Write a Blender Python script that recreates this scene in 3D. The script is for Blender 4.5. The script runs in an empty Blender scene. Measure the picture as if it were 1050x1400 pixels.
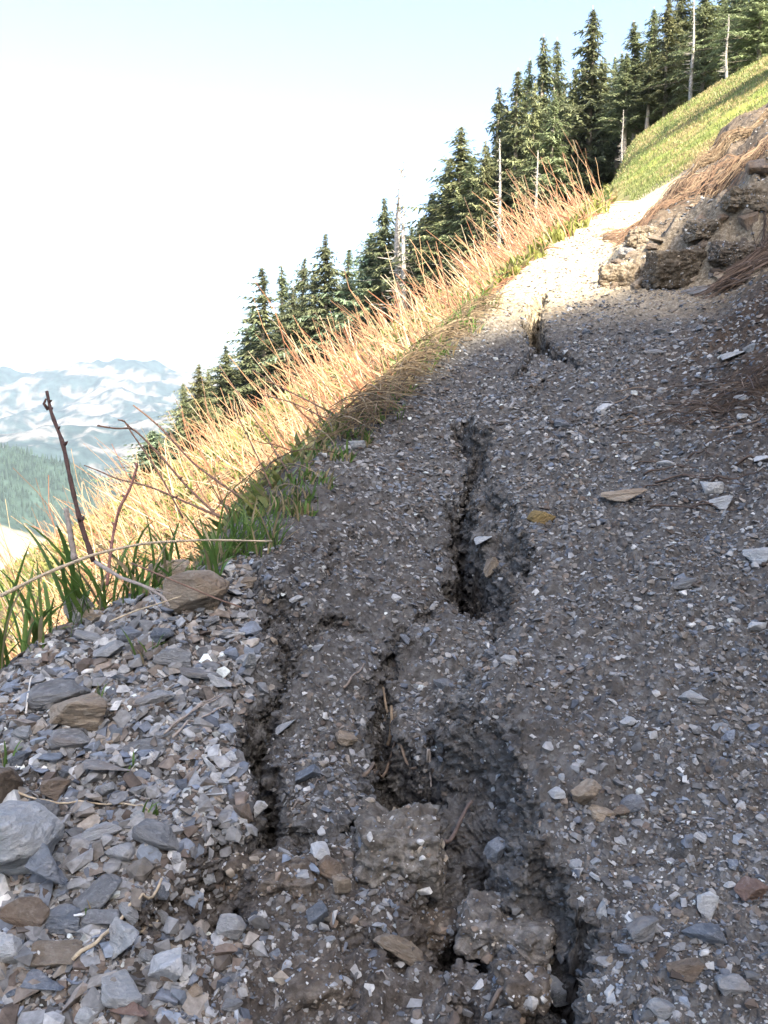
import bpy, bmesh, math, random
import numpy as np
from mathutils import Vector, Matrix, Euler

# ------------------------------------------------------------------ camera, sky, sun, exposure
scene = bpy.context.scene
C = scene.collection
PITCH = math.radians(6.6)                 # camera looks slightly down
FPX = 1212.0                              # focal length in photo pixels (1050 x 1400)
cam_data = bpy.data.cameras.new("camera")
cam = bpy.data.objects.new("camera", cam_data)
C.objects.link(cam)
cam.location = (0, 0, 0)
cam.rotation_euler = (math.radians(90) - PITCH, 0, 0)
cam_data.sensor_fit = 'VERTICAL'
cam_data.sensor_height = 24.0
cam_data.lens = 24.0 * FPX / 1400.0
cam_data.clip_start = 0.02
cam_data.clip_end = 30000
scene.camera = cam

SUN_EL = math.radians(38)
SUN_H = np.array([0.42, -0.90]); SUN_H /= np.linalg.norm(SUN_H)     # horizontal direction towards the sun
L = np.array([SUN_H[0]*math.cos(SUN_EL), SUN_H[1]*math.cos(SUN_EL), math.sin(SUN_EL)])
world = bpy.data.worlds.new("World")
scene.world = world
world.use_nodes = True
wn = world.node_tree
sky = wn.nodes.new('ShaderNodeTexSky')
sky.sky_type = 'NISHITA'
sky.sun_disc = False
sky.sun_elevation = SUN_EL
sky.sun_rotation = math.atan2(SUN_H[0], SUN_H[1])
sky.altitude = 1200
sky.air_density = 1.0
sky.dust_density = 10.0
sky.ozone_density = 1.0
wn.links.new(sky.outputs[0], wn.nodes['Background'].inputs[0])
wn.nodes['Background'].inputs[1].default_value = 0.15
sd = bpy.data.lights.new("sun", 'SUN')
sd.energy = 4.8
sd.angle = math.radians(0.5)
sd.color = (1.0, 0.88, 0.70)
sun = bpy.data.objects.new("sun", sd)
C.objects.link(sun)
sun.rotation_euler = Vector(L.tolist()).to_track_quat('Z', 'Y').to_euler()
scene.view_settings.view_transform = 'Standard'
scene.view_settings.look = 'None'
scene.view_settings.gamma = 1.0
scene.view_settings.exposure = 1.97
scene.cycles.max_bounces = 6
scene.cycles.volume_bounces = 0

rng = np.random.default_rng(11)
random.seed(5)

# ------------------------------------------------------------------ numpy noise
_perm = np.random.default_rng(3).permutation(1024)
_perm = np.concatenate([_perm, _perm])
_ga = np.random.default_rng(4).random(1024)*2*np.pi
_gx, _gy = np.cos(_ga), np.sin(_ga)
def _h(ix, iy): return _perm[_perm[ix & 1023] + (iy & 1023)]
def pn(x, y):
    x = np.asarray(x, float); y = np.asarray(y, float)
    ix = np.floor(x).astype(np.int64); iy = np.floor(y).astype(np.int64)
    fx = x-ix; fy = y-iy
    u = fx*fx*fx*(fx*(fx*6-15)+10); v = fy*fy*fy*(fy*(fy*6-15)+10)
    def g(a, b, dx, dy):
        h = _h(a, b); return _gx[h]*dx + _gy[h]*dy
    n00 = g(ix, iy, fx, fy); n10 = g(ix+1, iy, fx-1, fy)
    n01 = g(ix, iy+1, fx, fy-1); n11 = g(ix+1, iy+1, fx-1, fy-1)
    return ((n00*(1-u)+n10*u)*(1-v) + (n01*(1-u)+n11*u)*v)*1.5
def fbm(x, y, o=4, g=0.5):
    s = 0; a = 1
    for i in range(o):
        s = s + a*pn(x*(2**i)+i*17.3, y*(2**i)-i*9.1); a *= g
    return s
def worley(x, y, seed=0):
    """distance to nearest two cell points and a random value of the nearest"""
    ix = np.floor(x).astype(np.int64); iy = np.floor(y).astype(np.int64)
    d1 = np.full(x.shape, 9.0); d2 = np.full(x.shape, 9.0); r = np.zeros(x.shape)
    for a in (-1, 0, 1):
        for b in (-1, 0, 1):
            h = _h(ix+a+seed, iy+b); h2 = _perm[h+7]; h3 = _perm[h+311]
            px = ix+a+h/1024.0; py = iy+b+h2/1024.0
            d = np.hypot(px-x, py-y)
            nr = h3/1024.0
            m = d < d1
            d2 = np.where(m, d1, np.minimum(d2, d)); r = np.where(m, nr, r); d1 = np.where(m, d, d1)
    return d1, d2, r
def sstep(a, b, x):
    t = np.clip((x-a)/(b-a), 0, 1); return t*t*(3-2*t)
def smax(a, b, k):
    h = np.clip(0.5+0.5*(a-b)/k, 0, 1); return b*(1-h)+a*h + k*h*(1-h)
def smin(a, b, k): return -smax(-a, -b, k)
def softplus(x): return np.where(x > 20, x, np.log1p(np.exp(np.minimum(x, 20))))

# ------------------------------------------------------------------ pixel -> ray -> ground
F = np.array([0, math.cos(PITCH), -math.sin(PITCH)]); U = np.array([0, math.sin(PITCH), math.cos(PITCH)])
def ray(px, py):
    px = np.asarray(px, float); py = np.asarray(py, float)
    dx = (px-525)/FPX; dv = (700-py)/FPX
    return np.stack([dx, F[1]+dv*U[1]+0*dx, F[2]+dv*U[2]+0*dx], -1)
def project(p):
    p = np.asarray(p, float)
    f = p@F; return 525+FPX*p[..., 0]/f, 700-FPX*(p@U)/f

# ------------------------------------------------------------------ shape of the land
HX, HY, H0 = 0.625, 0.128, -0.93          # hillside: rises right and forward
_ys = np.linspace(-40, 60, 4001)
def table(ys, xs, width=0.5):
    v = np.interp(_ys, ys, xs); n = max(3, int(width/0.025)) | 1
    k = np.hanning(n+2)[1:-1]; k /= k.sum()
    return np.convolve(np.pad(v, n//2, mode='edge'), k, 'valid')
_xc = table([-6, 0, .72, 1.11, 1.8, 2.5, 3.5, 4.36, 6.4, 9, 11.7, 16], [-.3, -.02, .02, .07, .14, .24, .57, .77, 1.38, 2.4, 3.5, 5.3])
def _edge(pts):
    d = ray([p[0] for p in pts], [p[1] for p in pts])
    t = -0.75/(d[:, 2]-0.3*d[:, 1])
    o = np.argsort(d[:, 1]*t); return (d[:, 1]*t)[o], (d[:, 0]*t)[o]
_ly, _lx = _edge([(0, 890), (130, 800), (290, 765), (385, 690), (440, 630), (500, 560), (570, 510), (645, 432), (700, 385), (765, 325), (850, 266)])
_xL = table(np.concatenate([[-6], _ly]), np.concatenate([[-.75], _lx]), 0.3)
_ry, _rx = _edge([(1050, 480), (880, 440), (815, 398), (838, 356), (890, 305), (935, 264)])
_xR = table(_ry, _rx, 0.3)
def xc(y): return np.interp(y, _ys, _xc)
def xL(y): return np.interp(y, _ys, _xL)
def xR(y): return np.interp(y, _ys, _xR)
def base(x, y):
    x = np.asarray(x, float); y = np.asarray(y, float)
    away = sstep(0.6, 4.0, np.abs(x-xc(y)) + np.maximum(0, y-12)*0.5)
    H = HX*x+HY*y+H0 + away*(0.12*pn(x*.35, y*.35)+0.07*pn(x*1.1+7, y*1.1)+.10*sstep(7, 14, y)*pn(x*.8+3, y*.8)) + sstep(20, 80, y)*1.2*pn(x*.05, y*.05+3)
    H = H - np.maximum(0, y-150)**2*0.004 - np.maximum(0, -x-70)**2*0.004 - np.maximum(0, -y-2)*0.15
    ml = sstep(.275, .235, x/np.maximum(y, .1))
    H = H - ml*0.062*1.5*softplus((y-21)/1.5)*(y > 0)
    T = -0.75+0.3*y+0.06*(x-xc(y))
    T = T - 0.7*0.5*softplus((y-11.8)/0.5)
    T = T - 1.15*0.045*softplus((xL(y)-0.09+0.05*pn(y*2.1, 3.3+y*0)-x)/0.045)
    z = smax(H, T, 0.08)
    my = sstep(3.3, 4.6, y)*(1-sstep(9.5, 12.5, y))
    top = H + my*(0.30+0.10*pn(x*1.3+5, y*1.3))
    rise = -0.75+0.3*y + 1.25*(x-xR(y)-0.06*pn(x*3, y*3)) - 2.0*(1-my)
    rug = my*sstep(-.1, .3, x-xR(y))
    top = top+rug*(.10*pn(x*2.7, y*2.7+4)+.07*(1-2*np.abs(pn(x*4.5+2, y*4.5))))
    rise = rise+rug*(.16*pn(x*3.3+8, y*3.3)+.08*pn(x*8, y*8))
    z = z + .30*.08*softplus((x-xc(y)-.40-.06*y)/.08)*sstep(.9, 1.6, y)*(1-sstep(2.8, 4.0, y))
    z = np.where(x > xc(y), smax(z, smin(rise, top, 0.05), 0.03), z)
    return z
def cast(px, py, fn=None, tmax=200):
    fn = fn or base
    d = ray(px, py); shp = d.shape[:-1]; d = d.reshape(-1, 3)
    ts = np.geomspace(0.25, tmax, 700)
    X = d[:, None, 0]*ts; Y = d[:, None, 1]*ts; Z = d[:, None, 2]*ts
    below = Z < fn(X, Y)
    i = np.where(below.any(1), below.argmax(1), len(ts)-1)
    lo = ts[np.maximum(i-1, 0)]; hi = ts[i]
    for _ in range(24):
        m = (lo+hi)/2; b = d[:, 2]*m < fn(d[:, 0]*m, d[:, 1]*m)
        hi = np.where(b, m, hi); lo = np.where(b, lo, m)
    return (d*hi[:, None]).reshape(shp+(3,))

# cracks: photo position, half width in photo pixels, depth in metres
CRACKS = [
 [(743, 403, 4, .08), (731, 430, 7, .12), (735, 462, 9, .14), (762, 488, 8, .12), (802, 502, 5, .08)],
 [(746, 518, 2, .02), (738, 534, 3, .03), (728, 546, 1, .01)],
 [(632, 558, 2, .03), (636, 582, 6, .06), (662, 597, 7, .07), (650, 628, 10, .08), (620, 654, 7, .08), (638, 690, 7, .12), (644, 722, 10, .16), (636, 748, 16, .17), (648, 764, 20, .17)],
 [(650, 755, 14, .14), (690, 776, 10, .12), (722, 758, 6, .07)],
 [(738, 474, 3, .03), (716, 500, 4, .06), (690, 522, 4, .06), (655, 545, 5, .06), (632, 558, 4, .04)],
 [(640, 764, 10, .08), (600, 768, 5, .05), (566, 800, 5, .05)],
 [(724, 756, 8, .05), (712, 790, 7, .05), (700, 800, 7, .04)],
 [(520, 898, 8, .05), (524, 925, 8, .08)],
 [(490, 1072, 7, .05), (455, 1090, 5, .04), (420, 1100, 4, .03), (372, 1098, 5, .04)],
 [(350, 812, 4, .02), (410, 846, 3, .02), (470, 830, 3, .02), (546, 836, 4, .03)],
 [(600, 1175, 8, .06), (560, 1215, 7, .05), (480, 1212, 5, .04), (440, 1190, 4, .03)],
 [(622, 654, 3, .02), (590, 664, 2, .02), (560, 655, 2, .015)],
 [(760, 488, 3, .03), (770, 470, 2, .02)],
 [(655, 1290, 7, .05), (640, 1330, 7, .05), (690, 1350, 8, .05), (736, 1360, 10, .06)],
 [(590, 696, 3, .02), (586, 722, 4, .03)],
 [(700, 800, 7, .03), (664, 850, 8, .035), (632, 885, 8, .035), (604, 930, 8, .05)],
 [(564, 800, 5, .03), (546, 832, 5, .03), (522, 872, 7, .04), (520, 898, 8, .04)],
 [(575, 825, 4, .03), (546, 838, 4, .03)],
 [(524, 925, 6, .06), (542, 950, 16, .18), (558, 990, 32, .24), (564, 1032, 36, .26)],
 [(550, 1045, 12, .10), (515, 1052, 9, .07), (490, 1072, 9, .06)],
 [(604, 938, 8, .05), (650, 975, 4, .02)],
 [(680, 1040, 6, .06), (668, 1075, 12, .12), (650, 1110, 20, .16), (632, 1155, 22, .17)],
 [(632, 1165, 14, .08), (700, 1180, 13, .07), (748, 1204, 10, .12), (776, 1238, 13, .16), (780, 1276, 12, .16), (748, 1322, 11, .13), (738, 1362, 10, .12)],
 [(350, 812, 5, .02), (398, 872, 5, .03), (378, 920, 6, .04), (340, 950, 8, .13), (345, 1000, 10, .15), (372, 1060, 9, .12), (368, 1098, 9, .12), (318, 1150, 15, .07), (292, 1200, 12, .05), (210, 1236, 8, .04)],
 [(432, 846, 3, .015), (404, 895, 3, .02)],
 [(630, 1296, 5, .04), (640, 1310, 5, .04)],
 [(480, 700, 2, .012), (452, 740, 2, .012), (440, 790, 2, .015)],
 [(380, 1095, 5, .04), (420, 1080, 4, .02)],
]
RAMPS = [([(652, 640, 8, .03), (665, 690, 12, .06), (680, 735, 16, .075), (700, 760, 12, .06)], .028),
         ([(742, 1215, 10, .05), (752, 1260, 10, .06), (728, 1320, 8, .05)], .02),
         ([(612, 985, 8, .05), (645, 1050, 14, .09), (655, 1110, 20, .13), (632, 1165, 18, .12)], .055),
         ([(640, 905, 6, .015), (610, 960, 12, .04)], .04),
         ([(312, 1120, 12, .06), (285, 1180, 18, .075), (235, 1225, 14, .06)], .028)]
def world_cracks():
    out = []
    for c in CRACKS:
        p = cast([q[0] for q in c], [q[1] for q in c])
        w = np.array([q[2] for q in c])*np.linalg.norm(p, axis=1)/FPX
        out.append((p[:, :2], w, np.array([q[3] for q in c])))
    return out
WC = world_cracks()
_c = CRACKS; CRACKS = [r[0] for r in RAMPS]; WR = world_cracks(); CRACKS = _c
# main scarp: the ground left of it has slumped
_sp = cast([742, 736, 640, 650, 650, 715, 690, 615, 610, 700, 700, 650, 740, 785, 790, 740, 740], [400, 470, 575, 620, 690, 770, 840, 930, 960, 1005, 1050, 1150, 1195, 1225, 1280, 1350, 1400])
_o = np.argsort(_sp[:, 1]); _sx, _sy = _sp[_o, 0], _sp[_o, 1]
_dp = cast([330, 500, 140], [1310, 1330, 1330])
_hole = cast([560], [1120])[0]
def crack_depth(x, y):
    dep = np.zeros(x.shape)
    near = (y < 6.5) & (y > 0.4) & (np.abs(x) < 2)
    xx, yy = x[near], y[near]
    wx = xx+0.016*pn(xx*14, yy*14)+0.006*pn(xx*38+3, yy*38)
    wy = yy+0.020*pn(xx*14+31, yy*14+17)+0.007*pn(xx*38, yy*38+9)
    _, _, r1 = worley(xx*21+yy*3, yy*17-xx*2, 61); _, _, r2 = worley(xx*47, yy*40, 63); _, _, r3 = worley(xx*20+9, yy*18, 67)
    k = np.clip(yy/1.2, .8, 2)
    wx = wx+(.015*(r1-.5)+.006*(r2-.5))*k; wy = wy+.018*(r3-.5)*k
    best = np.zeros(xx.shape)
    for P, W, D in WC:
        for i in range(len(P)-1):
            a, b = P[i], P[i+1]; ab = b-a
            t = np.clip(((wx-a[0])*ab[0]+(wy-a[1])*ab[1])/(ab@ab), 0, 1)
            d = np.hypot(wx-a[0]-t*ab[0], wy-a[1]-t*ab[1])
            w = 1.3*(W[i]*(1-t)+W[i+1]*t)+.002; dd = D[i]*(1-t)+D[i+1]*t; dd = dd*(1+.6*sstep(.07, .13, dd))
            soft = np.minimum(0.006+0.06*dd, 0.016)
            tt = np.clip((w+soft*.6-d)/(soft*1.5), 0, 1)
            best = np.maximum(best, dd*(1-(1-tt)**1.7) + 0.03*dd*sstep(w+0.06, w, d))
    best = best*1.4
    for (P, W, D), (_, so) in zip(WR, RAMPS):
        for i in range(len(P)-1):
            a, b = P[i], P[i+1]; ab = b-a
            t = np.clip(((wx-a[0])*ab[0]+(wy-a[1])*ab[1])/(ab@ab), 0, 1)
            d = np.hypot(wx-a[0]-t*ab[0], wy-a[1]-t*ab[1]); w = W[i]*(1-t)+W[i+1]*t; dd = D[i]*(1-t)+D[i+1]*t
            best = np.maximum(best, dd*np.clip((w+so-d)/so, 0, 1)**.85)
    dep[near] = best
    return dep
def height(x, y, fine=True):
    x = np.asarray(x, float); y = np.asarray(y, float)
    z = base(x, y)
    sx = np.interp(y, _sy, _sx) + 0.012*pn(y*23, y*0+1.5) + 0.006*pn(y*60, y*0+4)
    near = sstep(6, 3.5, y)
    s = sx-x
    amt = 0.085*sstep(.55, 1.1, y)*sstep(4.5, 1.6, y)
    z = z - amt*sstep(-0.003, 0.012, s)*(1-sstep(0.08, 0.42, s))
    for k, (p, r, a) in enumerate(zip(_dp, (0.16, .17, .12), (.035, .03, .01))):
        z = z - a*np.exp(-((x-p[0])**2+(y-p[1])**2)/r**2)
    c = crack_depth(x, y)
    inside = sstep(0.0, 0.03, c)
    # crusts of compacted soil: plates with stepped edges
    d1, d2, r = worley(x*7+0.3*pn(x*9, y*9), y*7+0.3*pn(x*9+4, y*9), 11)
    field = sstep(-.01, .03, s)*sstep(.62, .45, s)*sstep(2.6, 1.9, y)
    z = z + near*(0.006+.018*field)*(r-.5)*sstep(0.02, 0.10, d2-d1) - near*0.005*(1-sstep(0, .06, d2-d1))*sstep(-.1, .5, pn(x*2.2, y*2.2+8))
    z = z - c*(0.85+0.25*pn(x*30, y*30))
    if fine:
        calm = 1-.85*sstep(.012, .035, c)
        crumb = sstep(1.02, .92, y)*sstep(-.30, -.2, x)*sstep(.14, .06, x)
        g1, g2, gq = worley(x*30+.2*pn(x*40, y*40), y*34, 41)
        z = z + crumb*(.014*sstep(.6, .1, g1)*(gq > .3)*gq + .008*pn(x*22, y*22))
        rs = sstep(.1, .5, x-xc(y)-.12*y)*sstep(1.3, 2.4, y)
        z = z + rs*(.05*pn(x*3.1+6, y*3.1)+.03*(1-2*np.abs(pn(x*7, y*7+3)))+.012*pn(x*19, y*19))
        z = z + 0.018*pn(x*2.6+2, y*2.6) + 0.010*fbm(x*9, y*9, 3)
        rough = 1+1.2*sstep(0.0, 0.25, pn(x*3.1+9, y*3.1))
        z = z + calm*(0.0040*rough*(1-2*np.abs(pn(x*34, y*34))) + 0.0026*rough*pn(x*90, y*90))
        e1, e2, q = worley(x*62, y*80, 5)
        z = z + calm*0.0035*np.where(q > .35, 1, .2)*sstep(.52, .2, e1)*(.5+q)*sstep(9, 4, y)
        e1, e2, q = worley(x*150, y*180, 77)
        z = z + calm*0.0016*sstep(.5, .15, e1)*(.4+q)*sstep(4, 1.8, y)
        f1, f2, q = worley(x*22+5, y*26, 29)
        z = z + 0.010*np.where(q > .72, 1, 0)*sstep(.48, .25, f1)*sstep(9, 5, y)*(q-.5)*2
    return z

def near_cast(px, py):
    while True:
        d = ray(px, py); y0 = -0.75/(d[2]-.3*d[1])*d[1]; p = cast([px], [py], height, 30)[0]
        if p[1] < y0*1.22+.1 and y0 > 0 or py > 1350: return p, py
        py += 5

# ------------------------------------------------------------------ mesh helpers
class MB:
    def __init__(s): s.v = []; s.f = []; s.c = []; s.n = 0
    def add(s, v, f, c=None):
        v = np.asarray(v, float).reshape(-1, 3); f = np.asarray(f, int).reshape(-1, 3)
        s.v.append(v); s.f.append(f+s.n); s.n += len(v)
        c = (1, 1, 1) if c is None else c
        s.c.append(np.broadcast_to(np.asarray(c, float), (len(v), 3)))
    def data(s, name, mat=None, smooth=False):
        v = np.concatenate(s.v); f = np.concatenate(s.f); c = np.concatenate(s.c)
        return mesh_from(name, v, f, mat, smooth, c)
def mesh_from(name, v, f, mat=None, smooth=False, c=None):
    me = bpy.data.meshes.new(name)
    k = f.shape[1]
    me.vertices.add(len(v)); me.vertices.foreach_set('co', v.astype(np.float32).ravel())
    me.loops.add(f.size); me.loops.foreach_set('vertex_index', f.astype(np.int32).ravel())
    me.polygons.add(len(f)); me.polygons.foreach_set('loop_start', np.arange(0, f.size, k, dtype=np.int32))
    me.polygons.foreach_set('use_smooth', np.full(len(f), smooth))
    me.update(calc_edges=True)
    if c is not None:
        a = me.color_attributes.new('tint', 'FLOAT_COLOR', 'POINT')
        a.data.foreach_set('color', np.concatenate([c, np.ones((len(c), 1))], 1).astype(np.float32).ravel())
    if mat: me.materials.append(mat)
    return me
def link(name, data, parent=None, label=None, cat=None, group=None, kind=None, loc=None):
    o = bpy.data.objects.new(name, data); C.objects.link(o)
    if parent: o.parent = parent
    if loc is not None: o.location = loc
    tag(o, label, cat, group, kind)
    return o
def tag(o, label=None, cat=None, group=None, kind=None):
    if label: o['label'] = label
    if cat: o['category'] = cat
    if group: o['group'] = group
    if kind: o['kind'] = kind
def tube(mb, pts, rad, sides=5, col=None):
    pts = np.asarray(pts, float); n = len(pts); rad = np.broadcast_to(rad, n)
    t = np.gradient(pts, axis=0); t /= np.linalg.norm(t, axis=1)[:, None]+1e-9
    ref = np.array([0, 0, 1.0]) if abs(t[0, 2]) < .8 else np.array([1.0, 0, 0])
    a = np.cross(t, ref); a /= np.linalg.norm(a, axis=1)[:, None]+1e-9; b = np.cross(t, a)
    th = np.arange(sides)*2*np.pi/sides
    v = pts[:, None]+rad[:, None, None]*(np.cos(th)[None, :, None]*a[:, None]+np.sin(th)[None, :, None]*b[:, None])
    i = np.arange(n-1)[:, None]*sides; j = np.arange(sides)[None]; j2 = (j+1) % sides
    f = np.concatenate([np.stack([i+j, i+j2, i+sides+j2], -1).reshape(-1, 3), np.stack([i+j, i+sides+j2, i+sides+j], -1).reshape(-1, 3)])
    v = np.concatenate([v.reshape(-1, 3), pts[[0, -1]]]); k = n*sides; J = np.arange(sides); J2 = (J+1) % sides
    f = np.concatenate([f, np.stack([J2, J, J*0+k], -1), np.stack([(n-1)*sides+J, (n-1)*sides+J2, J*0+k+1], -1)])
    mb.add(v, f, col)
def bend(p0, p1, n, sag=0.0, wob=0.0, r=None):
    r = r or random
    p0 = np.asarray(p0, float); p1 = np.asarray(p1, float); t = np.linspace(0, 1, n)[:, None]
    p = p0*(1-t)+p1*t; p[:, 2] += sag*4*(t*(1-t))[:, 0]
    w = np.array([[r.gauss(0, 1) for _ in range(3)] for _ in range(n)])*wob; w[0] = 0
    return p+w
def grid_faces(nr, nc):
    i = np.arange(nr-1)[:, None]*nc + np.arange(nc-1)[None]
    return np.stack([i, i+1, i+nc+1, i+nc], -1).reshape(-1, 4)

# ------------------------------------------------------------------ materials
def nodes(name, rough=0.9, spec=0.3):
    m = bpy.data.materials.new(name); m.use_nodes = True
    nt = m.node_tree; b = nt.nodes['Principled BSDF']
    b.inputs['Roughness'].default_value = rough
    b.inputs['Specular IOR Level'].default_value = spec
    return m, nt, b
def nd(nt, typ, **kw):
    n = nt.nodes.new(typ)
    for k, v in kw.items():
        if k in n.inputs: n.inputs[k].default_value = v
        else: setattr(n, k, v)
    return n
def noise(nt, vec, scale, detail=4, rough=0.6):
    n = nd(nt, 'ShaderNodeTexNoise', Scale=scale, Detail=detail, Roughness=rough)
    if vec is not None: nt.links.new(vec, n.inputs['Vector'])
    return n.outputs['Fac']
def ramp(nt, fac, stops):
    r = nt.nodes.new('ShaderNodeValToRGB'); e = r.color_ramp.elements
    while len(e) < len(stops): e.new(0.5)
    for el, (p, c) in zip(e, stops): el.position = p; el.color = (*c, 1)
    nt.links.new(fac, r.inputs[0]); return r.outputs[0]
def mixc(nt, fac, a, b, mode='MIX'):
    n = nt.nodes.new('ShaderNodeMix'); n.data_type = 'RGBA'; n.blend_type = mode
    for s, k in ((fac, 0), (a, 6), (b, 7)):
        if hasattr(s, 'links'): nt.links.new(s, n.inputs[k])
        elif k == 0: n.inputs[0].default_value = s
        else: n.inputs[k].default_value = (*s, 1)
    return n.outputs[2]
def bump(nt, b, h, strength=.5, dist=.005, prev=None):
    n = nd(nt, 'ShaderNodeBump', Strength=strength, Distance=dist); nt.links.new(h, n.inputs['Height'])
    if prev is not None: nt.links.new(prev, n.inputs['Normal'])
    nt.links.new(n.outputs[0], b.inputs['Normal']); return n.outputs[0]
def objcoord(nt): return nt.nodes.new('ShaderNodeTexCoord').outputs['Object']
def attr(nt, name='tint'):
    a = nt.nodes.new('ShaderNodeAttribute'); a.attribute_name = name; return a.outputs['Color']

def mat_soil():
    m, nt, b = nodes('stony_soil', 0.95, 0.15)
    co = objcoord(nt)
    big = noise(nt, co, 3.0, 5, .6); fine = noise(nt, co, 60, 6, .7); mid = noise(nt, co, 16, 5, .6)
    soil = ramp(nt, mid, [(.3, (.042, .038, .036)), (.55, (.090, .084, .079)), (.75, (.155, .148, .141))])
    grit = ramp(nt, fine, [(.32, (.030, .027, .025)), (.5, (.092, .089, .085)), (.66, (.19, .19, .19)), (.78, (.34, .35, .36))])
    c = mixc(nt, ramp(nt, big, [(.38, (.35,)*3), (.6, (.8,)*3)]), soil, grit)
    v = nd(nt, 'ShaderNodeTexVoronoi', Scale=95.0); nt.links.new(co, v.inputs['Vector'])
    wob = nd(nt, 'ShaderNodeTexNoise', Scale=120.0, Detail=2.0); nt.links.new(co, wob.inputs['Vector'])
    wv = nt.nodes.new('ShaderNodeVectorMath'); wv.operation = 'MULTIPLY_ADD'; wv.inputs[1].default_value = (.007,)*3
    nt.links.new(wob.outputs['Color'], wv.inputs[0]); nt.links.new(co, wv.inputs[2]); nt.links.new(wv.outputs[0], v.inputs['Vector'])
    v2 = nd(nt, 'ShaderNodeTexVoronoi', Scale=95.0); v2.feature = 'DISTANCE_TO_EDGE'; nt.links.new(wv.outputs[0], v2.inputs['Vector'])
    chip = ramp(nt, v.outputs['Color'], [(.60, (0, 0, 0)), (.64, (.35,)*3), (.9, (.75,)*3)])
    vc = ramp(nt, v2.outputs['Distance'], [(.03, (0, 0, 0)), (.14, (1, 1, 1))])
    f = mixc(nt, 1.0, mixc(nt, 1.0, chip, vc, 'MULTIPLY'), ramp(nt, fine, [(.35, (.25,)*3), (.6, (1, 1, 1))]), 'MULTIPLY')
    c = mixc(nt, f, c, (.17, .172, .172))
    c = mixc(nt, 1.0, c, attr(nt), 'MULTIPLY')
    nt.links.new(c, b.inputs['Base Color'])
    p = bump(nt, b, fine, .9, .007)
    p = bump(nt, b, vc, .25, .003, p)
    bump(nt, b, noise(nt, co, 230, 3, .6), .4, .0015, p)
    return m
def mat_rock(name, lo, hi, accent, rust=(.22, .14, .08), rustamt=.5):
    m, nt, b = nodes(name, 0.85, 0.25)
    co = objcoord(nt); oi = nt.nodes.new('ShaderNodeObjectInfo')
    ad = nt.nodes.new('ShaderNodeVectorMath'); ad.operation = 'ADD'
    mu = nt.nodes.new('ShaderNodeVectorMath'); mu.operation = 'SCALE'; mu.inputs['Scale'].default_value = 40
    cb = nt.nodes.new('ShaderNodeCombineXYZ'); nt.links.new(oi.outputs['Random'], cb.inputs[0]); nt.links.new(oi.outputs['Random'], cb.inputs[1])
    nt.links.new(cb.outputs[0], mu.inputs[0]); nt.links.new(co, ad.inputs[0]); nt.links.new(mu.outputs[0], ad.inputs[1])
    co = ad.outputs[0]
    st = nt.nodes.new('ShaderNodeMapping'); st.inputs['Scale'].default_value = (1, 1, 4); nt.links.new(co, st.inputs[0])
    n1 = noise(nt, st.outputs[0], 1.6, 8, .65); n2 = noise(nt, co, 7, 6, .7); n3 = noise(nt, co, .9, 3)
    c = ramp(nt, n1, [(.3, lo), (.5, tuple((a+b2)/2 for a, b2 in zip(lo, hi))), (.7, hi)])
    c = mixc(nt, ramp(nt, n2, [(.52, (0, 0, 0)), (.7, (.7,)*3)]), c, accent)
    c = mixc(nt, ramp(nt, n3, [(.5, (0, 0, 0)), (.72, (rustamt,)*3)]), c, rust)
    hs = nt.nodes.new('ShaderNodeHueSaturation'); nt.links.new(c, hs.inputs['Color'])
    mr = nd(nt, 'ShaderNodeMapRange'); mr.inputs['To Min'].default_value = .75; mr.inputs['To Max'].default_value = 1.25
    nt.links.new(oi.outputs['Random'], mr.inputs['Value']); nt.links.new(mr.outputs[0], hs.inputs['Value'])
    nt.links.new(hs.outputs[0], b.inputs['Base Color'])
    p = bump(nt, b, n2, .5, .05); bump(nt, b, n1, .4, .1, p)
    return m
ROCK = {
 'grey': mat_rock('grey_rock', (.14, .147, .155), (.28, .288, .295), (.40, .405, .41), rustamt=.3),
 'blue grey': mat_rock('blue_grey_rock', (.10, .118, .145), (.22, .245, .28), (.35, .37, .39), rustamt=.15),
 'pale grey': mat_rock('pale_grey_rock', (.24, .255, .265), (.40, .42, .435), (.52, .53, .54), rustamt=.3),
 'tan': mat_rock('tan_rock', (.20, .16, .12), (.38, .32, .25), (.46, .42, .36)),
 'brown': mat_rock('brown_rock', (.11, .085, .065), (.22, .18, .145), (.30, .26, .22)),
 'white': mat_rock('white_rock', (.34, .35, .355), (.50, .51, .52), (.60, .61, .61), rustamt=.15),
 'yellow': mat_rock('yellow_rock', (.20, .14, .06), (.36, .27, .12), (.24, .17, .08)),
 'reddish': mat_rock('reddish_rock', (.20, .13, .105), (.34, .24, .20), (.42, .36, .32)),
}
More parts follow.
